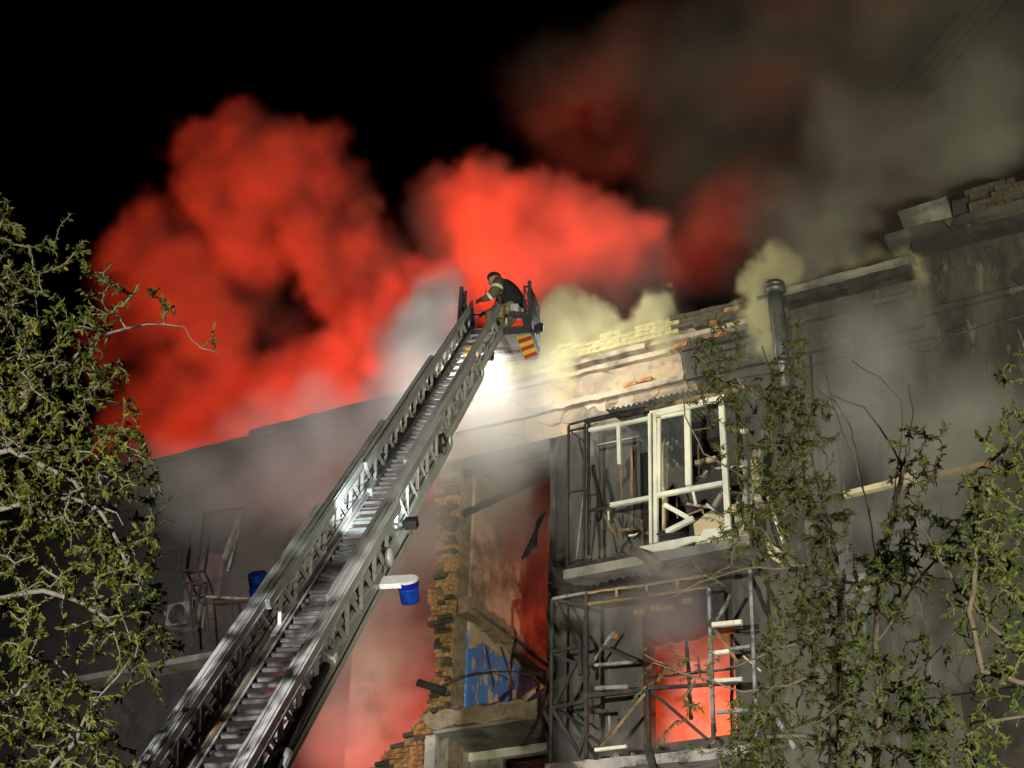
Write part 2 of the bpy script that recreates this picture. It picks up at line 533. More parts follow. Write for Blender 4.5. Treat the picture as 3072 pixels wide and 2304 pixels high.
# pale parapet lit by the cage lamps
core = BMB().prism([(-12.15, 15.284), (-12.15, 15.5), (-10.2, 15.52), (-8.7, 15.56), (-7.22, 15.46), (-7.22, 15.284)], -0.02, 0.3)
par_o = core.build('parapet_wall', M['mortar'])
for c in range(4):
    x = -12.15 + (0.12 if c % 2 else 0)
    while x < -7.5:
        L = rb.choice((0.25, 0.25, 0.24, 0.12))
        if rb.random() < (0.97 if c < 3 else 0.72):
            mk = 'brick_pale' if x < -8.9 else rb.choice(('brick_c', 'brick_c', 'brick_c', 'brick_b'))
            brick(par_o, (x + L / 2, -0.075 + rb.uniform(-0.02, 0.015), 15.325 + 0.077 * c), L - 0.012, mk, rot=(0, rb.uniform(-.02, .02), rb.uniform(-.04, .04)))
        x += L
# loose bricks showing through lost render under the eaves
for (x, z) in ((-8.75, 15.1), (-8.5, 15.1), (-8.62, 15.02), (-8.36, 15.03), (-8.1, 15.12), (-9.6, 14.62), (-9.35, 14.64), (-8.2, 14.86), (-7.95, 14.86)):
    brick(bld, (x, -0.02, z), 0.22, rb.choice(('brick_b', 'brick_c')), depth=0.08)
# brick courses of the taller block's parapet
for c in range(5):
    x = -4.25 + rb.uniform(0, 0.2)
    while x < -3.1:
        L = rb.choice((0.25, 0.24, 0.12))
        if rb.random() < 0.8:
            brick(par_right, (x + L / 2, -0.395 + rb.uniform(-0.03, 0.02), 15.91 + 0.08 * c), L - 0.014, 'brick_c', rot=(0, rb.uniform(-.04, .04), rb.uniform(-.06, .06)))
        x += L

# ---- open stair bay: side wall, broken floor slab, blue lower room
w = BMB()
w.prism_yz([(TH - 0.02, 11.5), (TH - 0.02, 13.95), (3.3, 13.95), (3.3, 11.3)], -12.7, -12.55)
w.build('room_wall', M['room_plaster'], label='bare tan plaster wall of the opened upper room')
w = BMB()
w.prism_yz([(TH - 0.02, 9.7), (TH - 0.02, 11.42), (3.3, 11.32), (3.3, 9.7)], -12.72, -12.565)
w.build('room_wall', M['blue_wall'], label='peeling blue painted wall of the opened lower room')
# plaster still hanging over the top of the blue paint
w = BMB()
pl = [(0.4, 11.4), (0.4, 10.95)] + jag((0.45, 10.95), (0.8, 11.2), 5, 0.05, 50) + jag((0.8, 11.2), (2.4, 11.16), 14, 0.05, 51) + [(3.2, 11.05), (3.2, 11.3)]
w.prism_yz(pl, -12.56, -12.54)
w.build('plaster_patch', M['room_plaster'])
sl = BMB()
top = [(0.0, 11.62)] + jag((0.3, 11.66), (3.3, 11.5), 18, 0.05, 52) + [(3.3, 11.5)]
bot = [(3.3, 11.3)] + jag((3.1, 11.27), (0.2, 11.36), 18, 0.05, 53) + [(0.0, 11.36)]
sl.prism_yz(top + bot, -12.54, -12.36)
sl.build('slab_stub', M['rubble'], label='torn floor slab stub along the stair bay wall')
sl = BMB()
sl.prism_yz([(0.1, 11.46), (3.3, 11.36), (3.3, 11.40), (0.1, 11.50)], -12.36, -12.30)
sl.build('slab_reinforcement', M['concrete'])
# far wall of the stair bay with its slanting broken top
BMB().prism([(-12.5, 8.0), (-12.5, 11.3)] + jag((-12.4, 11.75), (-9.8, 12.6), 9, 0.06, 54) + [(-9.8, 8.0)], 3.3, 3.45).build('room_wall', M['blue_wall'])
# ledge of rubble, recess and lintel below the bay
led = BMB()
top = jag((-12.98, 9.74), (-10.96, 9.72), 22, 0.045, 55) + [(-10.96, 9.72)]
led.prism(top + [(-10.96, 9.47)] + jag((-11.1, 9.47), (-12.9, 9.5), 14, 0.03, 56), -0.28, 3.25)
led.build('floor_slab', M['rubble'], label='rubble covered slab edge under the open stair bay')
sof = BMB()
sof.span(-12.7, -10.96, -0.27, 0.72, 9.42, 9.466)
sof.build('soffit', M['concrete'])
w = BMB()
w.prism_yz([(-0.25, 2.0), (-0.25, 9.415), (0.75, 9.415), (0.75, 2.0)], -12.85, -12.68)
w.build('recess_wall', M['slab_white'], label='flaking white side wall of the recess')
BMB().span(-12.67, -10.97, 0.72, 0.84, 9.28, 9.41).build('lintel', M['wood_white'])
BMB().span(-12.84, -12.69, 0.76, 3.3, 0, 9.4).build('baffle_wall', M['plaster_soot'])  # unseen, added to keep the low fire's glow out of the recess
BMB().span(-12.67, -12.1, 0.76, 0.84, 7.0, 9.275).build('recess_wall', M['slab_white'])
BMB().span(-12.67, -10.97, 2.4, 2.5, 2.0, 9.4).build('recess_wall', M['plaster_soot'])
# window sill and lit ledge of the right-hand window
sill = BMB()
sill.prism([(-6.36, 12.03), (-6.36, 12.10), (-5.35, 12.15), (-5.3, 12.06)], -0.09, 0.02)
sill.build('sill', M['board'], label='pale broken sill under the sooty window')
BMB().prism([(-5.2, 12.06), (-5.2, 12.13), (-4.3, 12.15), (-4.3, 12.09)], -0.07, 0.0).build('ledge', M['brick_b'])
BMB().ell((-5.45, -0.04, 12.2), (0.12, 0.08, 0.07), 7, 5).build('insulation_lump', M['board'])
fr = BMB()
fr.span(-6.41, -6.36, 0.05, 0.12, 12.03, 13.34)
fr.span(-5.85, -5.80, 0.05, 0.12, 12.03, 13.38)
fr.build('window_frame', M['char'])
for xs in (-4.95, -4.75, -4.35, -4.1):
    BMB().bar((xs, -0.03, 13.35), (xs + 0.08, -0.03, 12.35), 0.05, 0.02).build('downlead', M['steel_dark'])

# ---- back wall and lintel, plus baffles added to contain the fires' light
BMB().span(-32, -4, 9.0, 9.3, 0, 13.9).build('back_wall', M['plaster_soot'])
BMB().span(-16.3, -16.05, TH + 0.01, 8.9, 0, 14.8).build('baffle_wall', M['plaster_soot'])  # added to stop the left fire lighting the bays and smoke further right
BMB().prism_yz([(2.2, 14.81), (2.2, 16.5), (8.9, 17.6), (8.9, 14.81)], -16.3, -16.05).build('attic_baffle', M['plaster_soot'])  # unseen, added above roof level to shade the right-hand smoke
BMB().prism([(-16.0, 0), (-16.0, 14.7), (-12.75, 14.7), (-12.75, 0)], 2.3, 2.5).build('baffle_wall', M['room_plaster'])  # added to mask the strong fire behind the collapsed bay
BMB().prism_yz([(3.46, 0), (3.46, 14.86), (8.9, 14.86), (8.9, 0)], -12.7, -12.55).build('baffle_wall', M['plaster_soot'])  # added to hold that fire's light back from the stair bay
BMB().span(-12.72, -12.56, 2.52, 3.44, 13.96, 14.87).build('baffle_wall', M['plaster_soot'])  # added filler piece, closes the light gap beside the stair bay
BMB().span(-10.9, -10.65, TH + 0.01, 8.9, 0, 13.8).build('baffle_wall', M['plaster_soot'])  # added so fire light does not cross between stair bay and rooms
BMB().span(-12.5, 6, TH + 0.02, 4.49, 14.9, 15.1).build('roof_baffle', M['concrete'])  # unseen, added to shield the dark smoke from the red fire light
BMB().span(-16.0, 6, 4.495, 8.9, 14.88, 15.08).build('roof_baffle', M['concrete'])  # unseen strip, its front edge set to cut light reaching the dark smoke
BMB().span(-13.0, -10.9, 0.0, 0.3, 13.82, 14.02).build('lintel_beam', M['plaster_grey'])
BMB().span(-12.54, -10.91, 0.31, 3.6, 13.97, 14.1).build('ceiling_slab', M['concrete'])  # added to cover a fire-lit gap at the top of the stair bay

# ---- rain pipe with its hopper and offset elbow
pipe = BMB()
pipe.tube([(-7.05, -0.42, 15.36), (-7.05, -0.42, 15.05), (-7.06, -0.34, 14.85), (-7.06, -0.30, 14.6), (-7.06, -0.30, 13.8)], 0.115, 14)
pipe.tube([(-7.05, -0.42, 15.34), (-7.05, -0.42, 15.40), (-7.05, -0.42, 15.44)], [0.12, 0.165, 0.15], 14)
pipe.tube([(-7.05, -0.42, 15.44), (-7.05, -0.42, 15.52)], [0.15, 0.14], 14)
pipe_o = pipe.build('rain_pipe', M['zinc'], smooth=True)
BMB().bar((-7.34, -0.42, 15.34), (-7.15, -0.42, 15.33), 0.05, 0.04).build('bracket', M['zinc'], pipe_o)
for z in (14.2,):
    BMB().tube([(-7.06, -0.30, z), (-7.06, -0.30, z + 0.05)], 0.128, 14).build('clamp', M['steel_dark'], pipe_o)
# ---- patches of render standing proud or gone, cables clipped to the wall
rp = random.Random(77)
for k in range(26):
    if k < 10:
        x, z, m = rp.uniform(-13.3, -9.4), rp.uniform(14.1, 15.0), rp.choice(('moulding', 'plaster'))
    else:
        x, z, m = rp.uniform(-7.9, -3.3), rp.uniform(9.4, 15.2), rp.choice(('plaster_grey', 'plaster_soot', 'concrete'))
        if -6.6 < x < -5.6 and 11.6 < z < 13.6:
            continue
    n, w_, h_ = 13, rp.uniform(0.12, 0.5), rp.uniform(0.08, 0.3)
    poly = [(x + w_ * math.cos(2 * math.pi * i / n) * rp.uniform(.55, 1.15), z + h_ * math.sin(2 * math.pi * i / n) * rp.uniform(.55, 1.15)) for i in range(n)]
    BMB().prism(poly, -0.012 - 0.0006 * k, 0.0).build('render_patch', M[m])
for k, pts in enumerate(([(-7.9, 14.3), (-6.9, 14.22), (-5.9, 14.25), (-4.6, 14.2), (-3.0, 14.28)], [(-6.7, 14.4), (-6.72, 13.4), (-6.66, 12.4), (-6.7, 11.2), (-6.65, 9.5)], [(-22, 13.5), (-20, 13.42), (-18.2, 13.46), (-16.6, 13.4)], [(-10.9, 13.6), (-10.86, 12.6), (-10.9, 11.4), (-10.87, 10.2)])):
    BMB().tube([(x, -0.035, z) for x, z in pts], 0.012, 5).build('wall_cable', M['steel_dark'])
# ------------------------------------------------------------------ the two enclosed balconies (x0, z0, x1, z1, width, material, y)
BAL_UP = [
    (-10.17, 13.58, -10.17, 11.25, 0.029, 'steel_dark', -1.00),
    (-9.91, 13.55, -9.92, 11.42, 0.031, 'steel_dark', -0.98),
    (-10.16, 13.59, -9.84, 13.60, 0.023, 'steel_dark', -1.00),
    (-10.14, 13.48, -9.89, 13.49, 0.019, 'steel_dark', -1.00),
    (-10.14, 13.47, -9.92, 13.26, 0.025, 'steel_dark', -1.00),
    (-10.01, 13.32, -9.90, 12.78, 0.021, 'steel_dark', -0.97),
    (-10.15, 12.47, -9.87, 12.46, 0.015, 'steel_dark', -1.00),
    (-10.16, 11.37, -9.86, 11.38, 0.019, 'steel_dark', -1.00),
    (-9.96, 12.48, -10.07, 11.45, 0.017, 'steel_pale', -0.90),
    (-9.84, 13.54, -9.83, 11.43, 0.054, 'char', -1.00),
    (-9.83, 13.41, -9.38, 13.40, 0.055, 'wood_white', -1.00),
    (-9.38, 13.40, -8.86, 13.39, 0.050, 'wood_white', -1.00),
    (-8.79, 13.42, -8.22, 13.42, 0.057, 'wood_white', -1.01),
    (-8.23, 13.43, -7.73, 13.43, 0.049, 'wood_white', -1.00),
    (-8.85, 13.45, -8.86, 11.40, 0.042, 'wood_white', -1.02),
    (-8.77, 13.43, -8.79, 11.41, 0.057, 'wood_white', -1.00),
    (-8.71, 13.35, -8.73, 12.18, 0.045, 'wood_white', -1.00),
    (-8.27, 13.37, -8.28, 12.19, 0.086, 'wood_white', -1.00),
    (-8.68, 13.36, -8.31, 13.35, 0.038, 'wood_white', -1.00),
    (-8.75, 12.13, -7.77, 12.11, 0.063, 'wood_white', -1.01),
    (-9.49, 12.13, -8.88, 12.12, 0.058, 'wood_white', -1.00),
    (-9.84, 12.10, -9.47, 12.13, 0.056, 'char', -1.00),
    (-9.35, 13.39, -9.34, 12.75, 0.055, 'wood_white', -1.00),
    (-9.33, 12.75, -9.32, 12.16, 0.030, 'wood_brown', -1.00),
    (-7.74, 13.42, -7.71, 11.39, 0.078, 'wood_white', -1.02),
    (-8.86, 11.40, -8.60, 11.40, 0.040, 'wood_brown', -1.00),
    (-8.74, 12.07, -8.38, 11.79, 0.063, 'wood_white', -0.80),
    (-8.66, 11.57, -8.24, 11.70, 0.066, 'wood_white', -0.95),
    (-8.76, 11.52, -8.40, 11.46, 0.026, 'char', -1.05),
    (-7.98, 11.87, -7.84, 12.06, 0.051, 'wood_white', -0.85),
    (-7.42, 12.39, -7.45, 11.68, 0.036, 'steel_pale', -1.00),
    (-7.45, 12.07, -7.46, 11.50, 0.033, 'wood_brown', -0.70),
    (-7.38, 12.13, -7.19, 11.39, 0.041, 'wood_white', -0.30),
    (-7.34, 13.10, -7.34, 12.73, 0.019, 'steel_pale', -0.50),
    (-9.64, 12.06, -9.39, 11.51, 0.030, 'wood_brown', -0.90),
    (-9.76, 12.07, -9.65, 11.50, 0.023, 'char', -0.95),
    (-9.57, 12.09, -9.56, 11.95, 0.019, 'wood_white', -0.90),
    (-7.84, 13.24, -7.60, 13.17, 0.057, 'wood_white', -0.40),
    (-8.24, 12.12, -8.20, 11.89, 0.037, 'wood_white', -0.95),
    (-9.60, 13.53, -9.60, 12.13, 0.036, 'wood_brown', -0.03),
    (-9.06, 13.47, -9.08, 12.06, 0.067, 'board', -0.02),
    (-9.08, 13.46, -8.85, 13.46, 0.051, 'wood_white', -0.03),
    (-9.02, 13.09, -8.84, 13.08, 0.066, 'board', -0.02),
    (-8.56, 13.03, -8.23, 13.04, 0.066, 'board', -0.05),
    (-8.52, 13.35, -8.52, 12.81, 0.027, 'wood_brown', -0.02),
    (-10.15, 13.68, -9.30, 13.67, 0.018, 'steel_pale', -0.06),
    (-9.02, 13.07, -9.03, 12.20, 0.023, 'steel_pale', -0.04),
    (-8.87, 12.59, -8.87, 12.21, 0.015, 'steel_pale', -0.04),
    (-9.53, 11.95, -9.22, 11.94, 0.023, 'wood_white', -0.30),
]
BAL_LOW = [
    (-10.40, 10.86, -10.39, 8.50, 0.037, 'steel_dark', -1.00),
    (-9.87, 10.85, -9.86, 8.49, 0.052, 'steel_dark', -1.00),
    (-10.36, 10.83, -9.96, 10.15, 0.048, 'steel_dark', -1.00),
    (-10.32, 10.83, -9.89, 10.65, 0.045, 'steel_dark', -0.97),
    (-9.95, 10.14, -9.94, 9.66, 0.055, 'steel_dark', -1.02),
    (-10.38, 10.07, -9.99, 10.08, 0.041, 'steel_dark', -1.00),
    (-10.38, 10.06, -10.00, 9.82, 0.037, 'steel_dark', -0.96),
    (-9.99, 9.90, -10.34, 9.30, 0.048, 'steel_dark', -1.00),
    (-10.38, 9.26, -9.89, 9.28, 0.044, 'steel_dark', -1.00),
    (-10.36, 9.24, -9.96, 8.58, 0.051, 'steel_dark', -1.02),
    (-10.27, 9.23, -9.93, 8.96, 0.033, 'char', -0.95),
    (-9.85, 8.87, -9.96, 8.53, 0.047, 'steel_dark', -1.03),
    (-10.38, 10.85, -9.87, 10.85, 0.034, 'steel_pale', -1.02),
    (-9.87, 10.86, -8.04, 10.79, 0.037, 'wood_brown', -1.00),
    (-8.28, 10.80, -7.43, 10.78, 0.040, 'wood_brown', -1.02),
    (-9.85, 10.69, -8.04, 10.62, 0.037, 'wood_brown', -1.00),
    (-9.41, 10.84, -9.41, 10.71, 0.037, 'wood_brown', -1.00),
    (-8.95, 10.83, -8.95, 10.70, 0.036, 'wood_brown', -1.00),
    (-8.49, 10.82, -8.49, 10.68, 0.036, 'wood_brown', -1.00),
    (-8.03, 10.60, -8.04, 8.45, 0.047, 'steel_pale', -1.00),
    (-7.43, 10.80, -7.45, 8.44, 0.043, 'steel_pale', -1.00),
    (-9.84, 9.34, -8.95, 9.31, 0.054, 'steel_dark', -1.02),
    (-8.95, 9.33, -7.67, 9.22, 0.043, 'steel_dark', -1.00),
    (-9.00, 9.30, -9.67, 8.65, 0.043, 'wood_brown', -0.95),
    (-8.94, 9.32, -8.15, 8.55, 0.043, 'steel_dark', -0.95),
    (-8.94, 9.29, -8.93, 8.55, 0.050, 'steel_dark', -1.03),
    (-8.92, 8.53, -8.81, 8.10, 0.098, 'steel_dark', -1.12),
    (-9.99, 9.94, -9.32, 9.89, 0.041, 'steel_pale', -0.60),
    (-9.95, 9.60, -9.43, 9.55, 0.052, 'steel_pale', -0.60),
    (-10.01, 9.27, -9.73, 9.25, 0.044, 'steel_dark', -0.60),
    (-9.98, 9.90, -9.95, 9.09, 0.024, 'steel_pale', -0.60),
    (-9.63, 10.38, -9.97, 9.95, 0.030, 'steel_pale', -0.62),
    (-9.83, 10.20, -9.27, 9.88, 0.044, 'steel_dark', -0.64),
    (-9.71, 9.18, -9.70, 8.94, 0.027, 'steel_pale', -0.60),
    (-8.03, 10.08, -7.59, 10.05, 0.060, 'wood_white', -0.98),
    (-7.99, 10.04, -7.58, 9.98, 0.025, 'char', -0.96),
    (-7.80, 9.74, -7.52, 9.73, 0.039, 'steel_pale', -0.90),
    (-8.02, 9.69, -7.79, 9.68, 0.049, 'wood_white', -0.97),
    (-7.99, 9.28, -7.60, 9.25, 0.049, 'wood_white', -1.03),
    (-7.98, 8.87, -7.44, 8.83, 0.045, 'steel_pale', -1.00),
    (-7.97, 10.16, -7.75, 10.50, 0.043, 'steel_pale', -0.90),
    (-8.01, 10.04, -7.70, 9.53, 0.039, 'wood_brown', -0.90),
    (-7.50, 10.76, -7.25, 10.08, 0.054, 'char', -0.80),
    (-9.69, 8.56, -9.23, 8.55, 0.043, 'wood_white', -1.08),
    (-9.91, 8.87, -9.73, 8.72, 0.043, 'wood_brown', -0.80),
    (-7.62, 9.61, -7.39, 9.37, 0.025, 'board', -0.90),
    (-8.06, 9.53, -8.04, 9.19, 0.042, 'wood_brown', -1.06),
    (-8.84, 10.43, -8.80, 9.22, 0.049, 'char', 0.10),
    (-9.58, 10.51, -9.47, 9.20, 0.038, 'char', 0.10),
    (-9.47, 9.92, -8.1, 9.86, 0.035, 'char', 0.12),
    (-8.5, 10.4, -8.46, 9.0, 0.025, 'char', 0.14),
    (-8.16, 10.36, -8.21, 8.94, 0.045, 'char', 0.10),
]

NAMES = {'steel_dark': 'steel_bar', 'steel_pale': 'painted_bar', 'char': 'charred_post', 'wood_brown': 'scorched_batten', 'wood_white': 'frame_member', 'board': 'board'}
M['glass'] = bpy.data.materials.new('sooty_glass')
M['glass'].use_nodes = True
_b = M['glass'].node_tree.nodes['Principled BSDF']
_b.inputs['Base Color'].default_value = (0.55, 0.6, 0.55, 1)
_b.inputs['Roughness'].default_value = 0.12
_b.inputs['Transmission Weight'].default_value = 0.9
_b.inputs['IOR'].default_value = 1.1
_b.inputs['Alpha'].default_value = 0.4


def sub_empty(name, parent, label):
    o = bpy.data.objects.new(name, None)
    C.objects.link(o)
    o.parent = parent
    o['label'] = label
    return o


def members(lst, parent, cls=BMB, dep=None):
    out = []
    for (x0, z0, x1, z1, w, m, y) in lst:
        b = cls()
        b.bar((x0, y, z0), (x1, y, z1), max(w, 0.018), dep or max(0.03, min(w, 0.06)), up=(0, 1, 0))
        if m in ('char', 'wood_brown'):        # burnt edges are uneven: cut the bar into short lengths
            p, q = Vector((x0, y, z0)), Vector((x1, y, z1))
            n = max(2, int((q - p).length / 0.12))
            b = cls()
            r = random.Random(int(abs(x0 * 997 + z0 * 131)))
            pts = [p.lerp(q, i / n) + Vector((r.uniform(-1, 1), r.uniform(-1, 1), r.uniform(-1, 1))) * (0.006 if 0 < i < n else 0) for i in range(n + 1)]
            b.tube(pts, [w * 0.62 * r.uniform(0.75, 1.12) for _ in pts], 4)
        out.append(b.build(NAMES[m], M[m], parent))
    return out


bal = sub_empty('balcony', bld, 'upper balcony with broken white window frames and burnt steel cage')
BMB().span(-10.2, -7.40, -1.06, -0.003, 11.10, 11.24).build('slab', M['concrete'], bal)
members(BAL_UP, bal)
ap = BMB()
ap.prism([(-9.02, 11.37), (-8.81, 11.26), (-8.5, 11.245), (-8.2, 11.30), (-8.16, 11.245), (-7.66, 11.245), (-7.65, 11.40), (-8.05, 11.45), (-8.1, 11.36), (-8.22, 11.38)], -1.07, -1.03)
ap.build('apron_panel', M['wood_white'], bal)
BMB().prism([(-8.22, 11.42), (-8.24, 11.6), (-8.05, 11.72), (-7.8, 11.66), (-7.76, 11.42)], -0.98, -0.94).build('apron_panel', M['board'], bal)
BMB().prism([(-10.16, 11.24), (-10.16, 11.32), (-9.2, 11.30), (-8.9, 11.24)], -1.05, -1.02).build('apron_panel', M['char'], bal)
# corrugated strip over the glazing and its brown rail
def corrugated(x0, x1, y0, y1, zf, pitch, amp, thick=0.006):
    b = BMB()
    n = int((x1 - x0) / pitch * 8)
    vs, fs = [], []
    for i in range(n + 1):
        x = x0 + (x1 - x0) * i / n
        dz = amp * math.sin(2 * math.pi * (x - x0) / pitch)
        for (y, zz) in ((y0, zf(x, y0)), (y1, zf(x, y1))):
            vs += [(x, y, zz + dz), (x, y, zz + dz - thick)]
    for i in range(n):
        a = i * 4
        fs += [(a, a + 4, a + 6, a + 2), (a + 1, a + 3, a + 7, a + 5), (a, a + 1, a + 5, a + 4), (a + 2, a + 6, a + 7, a + 3)]
    b.add(vs, fs)
    return b


corrugated(-9.5, -7.38, -1.12, -0.02, lambda x, y: 13.62 + (y + 1.12) * 0.12 + 0.01 * math.sin(x * 5), 0.085, 0.018).build('roof_sheet', M['tin'], bal)
b = BMB()
b.tube([(-9.9, -1.0, 13.58), (-9.4, -1.01, 13.57), (-8.9, -1.0, 13.55), (-8.84, -1.02, 13.54)], [.045, .05, .045, .03], 4)
b.build('roof_rail', M['char'], bal)
BMB().bar((-8.9, -1.03, 13.53), (-7.38, -1.03, 13.52), 0.06, 0.05, up=(0, 1, 0)).build('roof_rail', M['wood_brown'], bal)
BMB().bar((-8.85, -1.0, 13.475), (-7.7, -1.0, 13.475), 0.035, 0.05, up=(0, 1, 0)).build('frame_member', M['wood_white'], bal)
# broken panes
for poly, y in (([(-8.66, 13.32), (-8.33, 13.32), (-8.33, 12.2), (-8.42, 12.18), (-8.5, 12.3), (-8.6, 12.2), (-8.68, 12.25)], -1.0),
                ([(-8.22, 12.16), (-8.12, 12.22), (-8.05, 12.4), (-7.98, 12.28), (-7.92, 12.44), (-7.86, 12.3), (-7.82, 12.62), (-7.79, 12.16)], -1.0),
                ([(-8.2, 12.08), (-7.79, 12.07), (-7.79, 11.6), (-7.95, 11.7), (-8.02, 11.95), (-8.18, 11.9)], -1.0),
                ([(-9.3, 13.36), (-8.9, 13.36), (-8.9, 12.9), (-9.05, 13.1), (-9.2, 13.2)], -0.99),
                ([(-9.02, 11.62), (-8.9, 11.82), (-8.89, 11.6)], -0.9)):
    BMB().prism(poly, y, y + 0.004).build('pane', M['glass'], bal)
# splintered slats and insulation caught in the lower right-hand light
for k in range(34):
    rr = random.Random(300 + k)
    x, z = rr.uniform(-8.6, -7.45), rr.uniform(11.35, 12.5)
    if k > 20:
        x, z = rr.uniform(-9.8, -8.9), rr.uniform(11.3, 12.0)
    a, ln = rr.uniform(-1.4, 1.4), rr.uniform(0.12, 0.5)
    BMB().bar((x, rr.uniform(-.95, -.3), z), (x + ln * math.cos(a), rr.uniform(-.95, -.3), z + ln * math.sin(a) * .8), rr.uniform(.012, .05), 0.012, up=(0.3, 1, 0.2)).build('splinter', M[rr.choice(('wood_white', 'board', 'wood_brown', 'char') if k <= 20 else ('char', 'char', 'wood_brown'))], bal)
for k in range(9):
    rr = random.Random(340 + k)
    BMB().ell((rr.uniform(-8.3, -7.5), rr.uniform(-.9, -.5), rr.uniform(11.3, 11.75)), (rr.uniform(.05, .13), .07, rr.uniform(.04, .12)), 7, 5).build('insulation_lump', M[rr.choice(('board', 'beige_cloth'))], bal)
# scorched cloth and boards hanging from the right-hand end
for k, (x, z, w_, h_) in enumerate(((-7.56, 12.55, 0.10, 0.85), (-7.5, 12.1, 0.16, 0.8), (-7.36, 12.75, 0.16, 0.7), (-7.3, 12.2, 0.14, 0.5), (-7.62, 11.75, 0.12, 0.45), (-9.78, 12.9, 0.06, 0.9))):
    rr = random.Random(60 + k)
    b = BMB()
    nx, nz = 5, 9
    vs = []
    for i in range(nz + 1):
        for j in range(nx + 1):
            u, v_ = j / nx - .5, i / nz
            vs.append((x + u * w_ * (1 - .35 * v_ * rr.uniform(.6, 1)) + 0.05 * math.sin(v_ * 4 + k), -0.75 + 0.05 * math.sin(u * 9 + v_ * 3) - 0.1 * (k % 2), z - h_ * v_ * rr.uniform(.96, 1.04)))
    fs = [(i * (nx + 1) + j, i * (nx + 1) + j + 1, (i + 1) * (nx + 1) + j + 1, (i + 1) * (nx + 1) + j) for i in range(nz) for j in range(nx)]
    b.add(vs, fs)
    o = b.build('hanging_cloth', M['beige_cloth'] if k != 5 else M['char'], bal, smooth=True)
    sd = o.modifiers.new('thickness', 'SOLIDIFY')
    sd.thickness = 0.012

low = sub_empty('balcony', bld, 'lower balcony reduced to a bare steel frame, red fire glow behind it')
sl = BMB()
top = jag((-10.44, 8.46), (-7.38, 8.36), 24, 0.012, 70) + [(-7.38, 8.36)]
bot = jag((-7.38, 8.22), (-10.44, 8.31), 18, 0.012, 71) + [(-10.44, 8.31)]
sl.prism(top + bot, -1.08, -0.003)
sl.build('slab', M['slab_white'], low)
members(BAL_LOW, low)
corrugated(-8.75, -7.4, -1.10, -0.02, lambda x, y: 10.93 + (y + 1.1) * 0.22, 0.13, 0.022).build('roof_sheet', M['tin'], low)
corrugated(-10.3, -8.8, -1.02, -0.3, lambda x, y: 10.92 + (y + 1.0) * 0.2 - 0.06 * math.sin((x + 8.8) * 3), 0.13, 0.02).build('roof_sheet', M['char'], low)
b = BMB()
pts = [(-10.46, -0.98, 11.5), (-10.4, -1.0, 11.3), (-10.28, -1.02, 11.05), (-10.05, -1.02, 10.9), (-9.85, -1.0, 10.88)]
for p_, q_ in zip(pts, pts[1:]):
    b.bar(p_, q_, 0.012, 0.28, up=(0.4, -1, 0.3))
b.build('torn_sheet', M['steel_dark'], low)
for k, (x, z) in enumerate(((-9.5, 10.86), (-9.24, 10.88), (-9.05, 10.84), (-8.75, 10.9), (-9.9, 10.55))):
    brick(low, (x, -0.03, z), 0.14, 'brick_a', depth=0.08)
for k in range(26):      # burnt litter lying on the slab
    rr = random.Random(200 + k)
    x, y = rr.uniform(-10.3, -7.6), rr.uniform(-0.95, -0.2)
    BMB().ell((x, y, 8.47 + rr.uniform(0, .05)), (rr.uniform(.03, .1), rr.uniform(.03, .08), rr.uniform(.02, .06)), 6, 4).build('debris_lump', M[rr.choice(('rubble', 'char', 'rubble'))], low)

# ------------------------------------------------------------------ loose wreckage that could be lifted away
def loose(name, label, cat, pts, w, m, h=None, group=None):
    c = Vector(pts[0])
    b = MB()
    pp = [Vector(p) - c for p in pts]
    if m in ('char', 'wood_brown'):
        r = random.Random(int(abs(c.x * 313 + c.z * 77)))
        fine = []
        for p_, q_ in zip(pp, pp[1:]):
            n = max(2, int((q_ - p_).length / 0.1))
            fine += [p_.lerp(q_, i / n) + Vector((r.uniform(-1, 1), r.uniform(-1, 1), r.uniform(-1, 1))) * 0.006 for i in range(n)]
        fine.append(pp[-1])
        b.tube(fine, [w * 0.6 * r.uniform(.8, 1.15) for _ in fine], 4)
    else:
        for p_, q_ in zip(pp, pp[1:]):
            b.bar(p_, q_, w, h or w, up=(0, 1, 0))
    o = b.build(name, M[m])
    o.location = c
    return tag(o, label, cat)


loose('fallen_beam', 'charred roof beam slanting across the top of the open stair bay', 'beam', [(-12.57, 0.1, 13.09), (-12.03, 0.1, 13.2), (-11.04, 0.12, 13.5)], 0.11, 'char')
loose('ceiling_joist', 'straight sooty joist spanning the head of the open stair bay', 'beam', [(-12.7, 0.12, 13.78), (-11.02, 0.12, 13.74)], 0.09, 'char')
t = thing('plank_bundle', 'splintered bundle of burnt laths dangling beside the grey pier', 'planks', (-11.05, -0.05, 12.72))
for k in range(5):
    rr = random.Random(80 + k)
    MB().bar((0.02 - k * 0.03, -0.01 * k, 0.05 - k * .04), (-0.36 + k * 0.062 + rr.uniform(-.02, .02), -0.02 * k, -0.70 + k * .02 + rr.uniform(-.04, .06)), 0.045, 0.014, up=(0, 1, 0)).build('lath', M['wood_brown' if k % 2 else 'char'], t)
loose('hanging_cable', 'thin cable sagging across the blue wall of the stair bay', 'cable', [(-12.64, -0.2, 10.16), (-12.2, -0.22, 10.24), (-11.79, -0.22, 10.25), (-11.4, -0.2, 10.2), (-11.04, -0.18, 10.06)], 0.02, 'steel_dark')
loose('bent_rod', 'bent reinforcing rod leaning over the blue wall', 'rod', [(-11.71, -0.1, 10.66), (-11.6, -0.1, 10.35), (-11.47, -0.12, 10.03)], 0.025, 'steel_dark')
loose('timber_stub', 'charred timber stub stuck out of the foot of the brick pier', 'timber', [(-13.0, -0.3, 10.24), (-12.62, -0.12, 10.1)], 0.11, 'char')
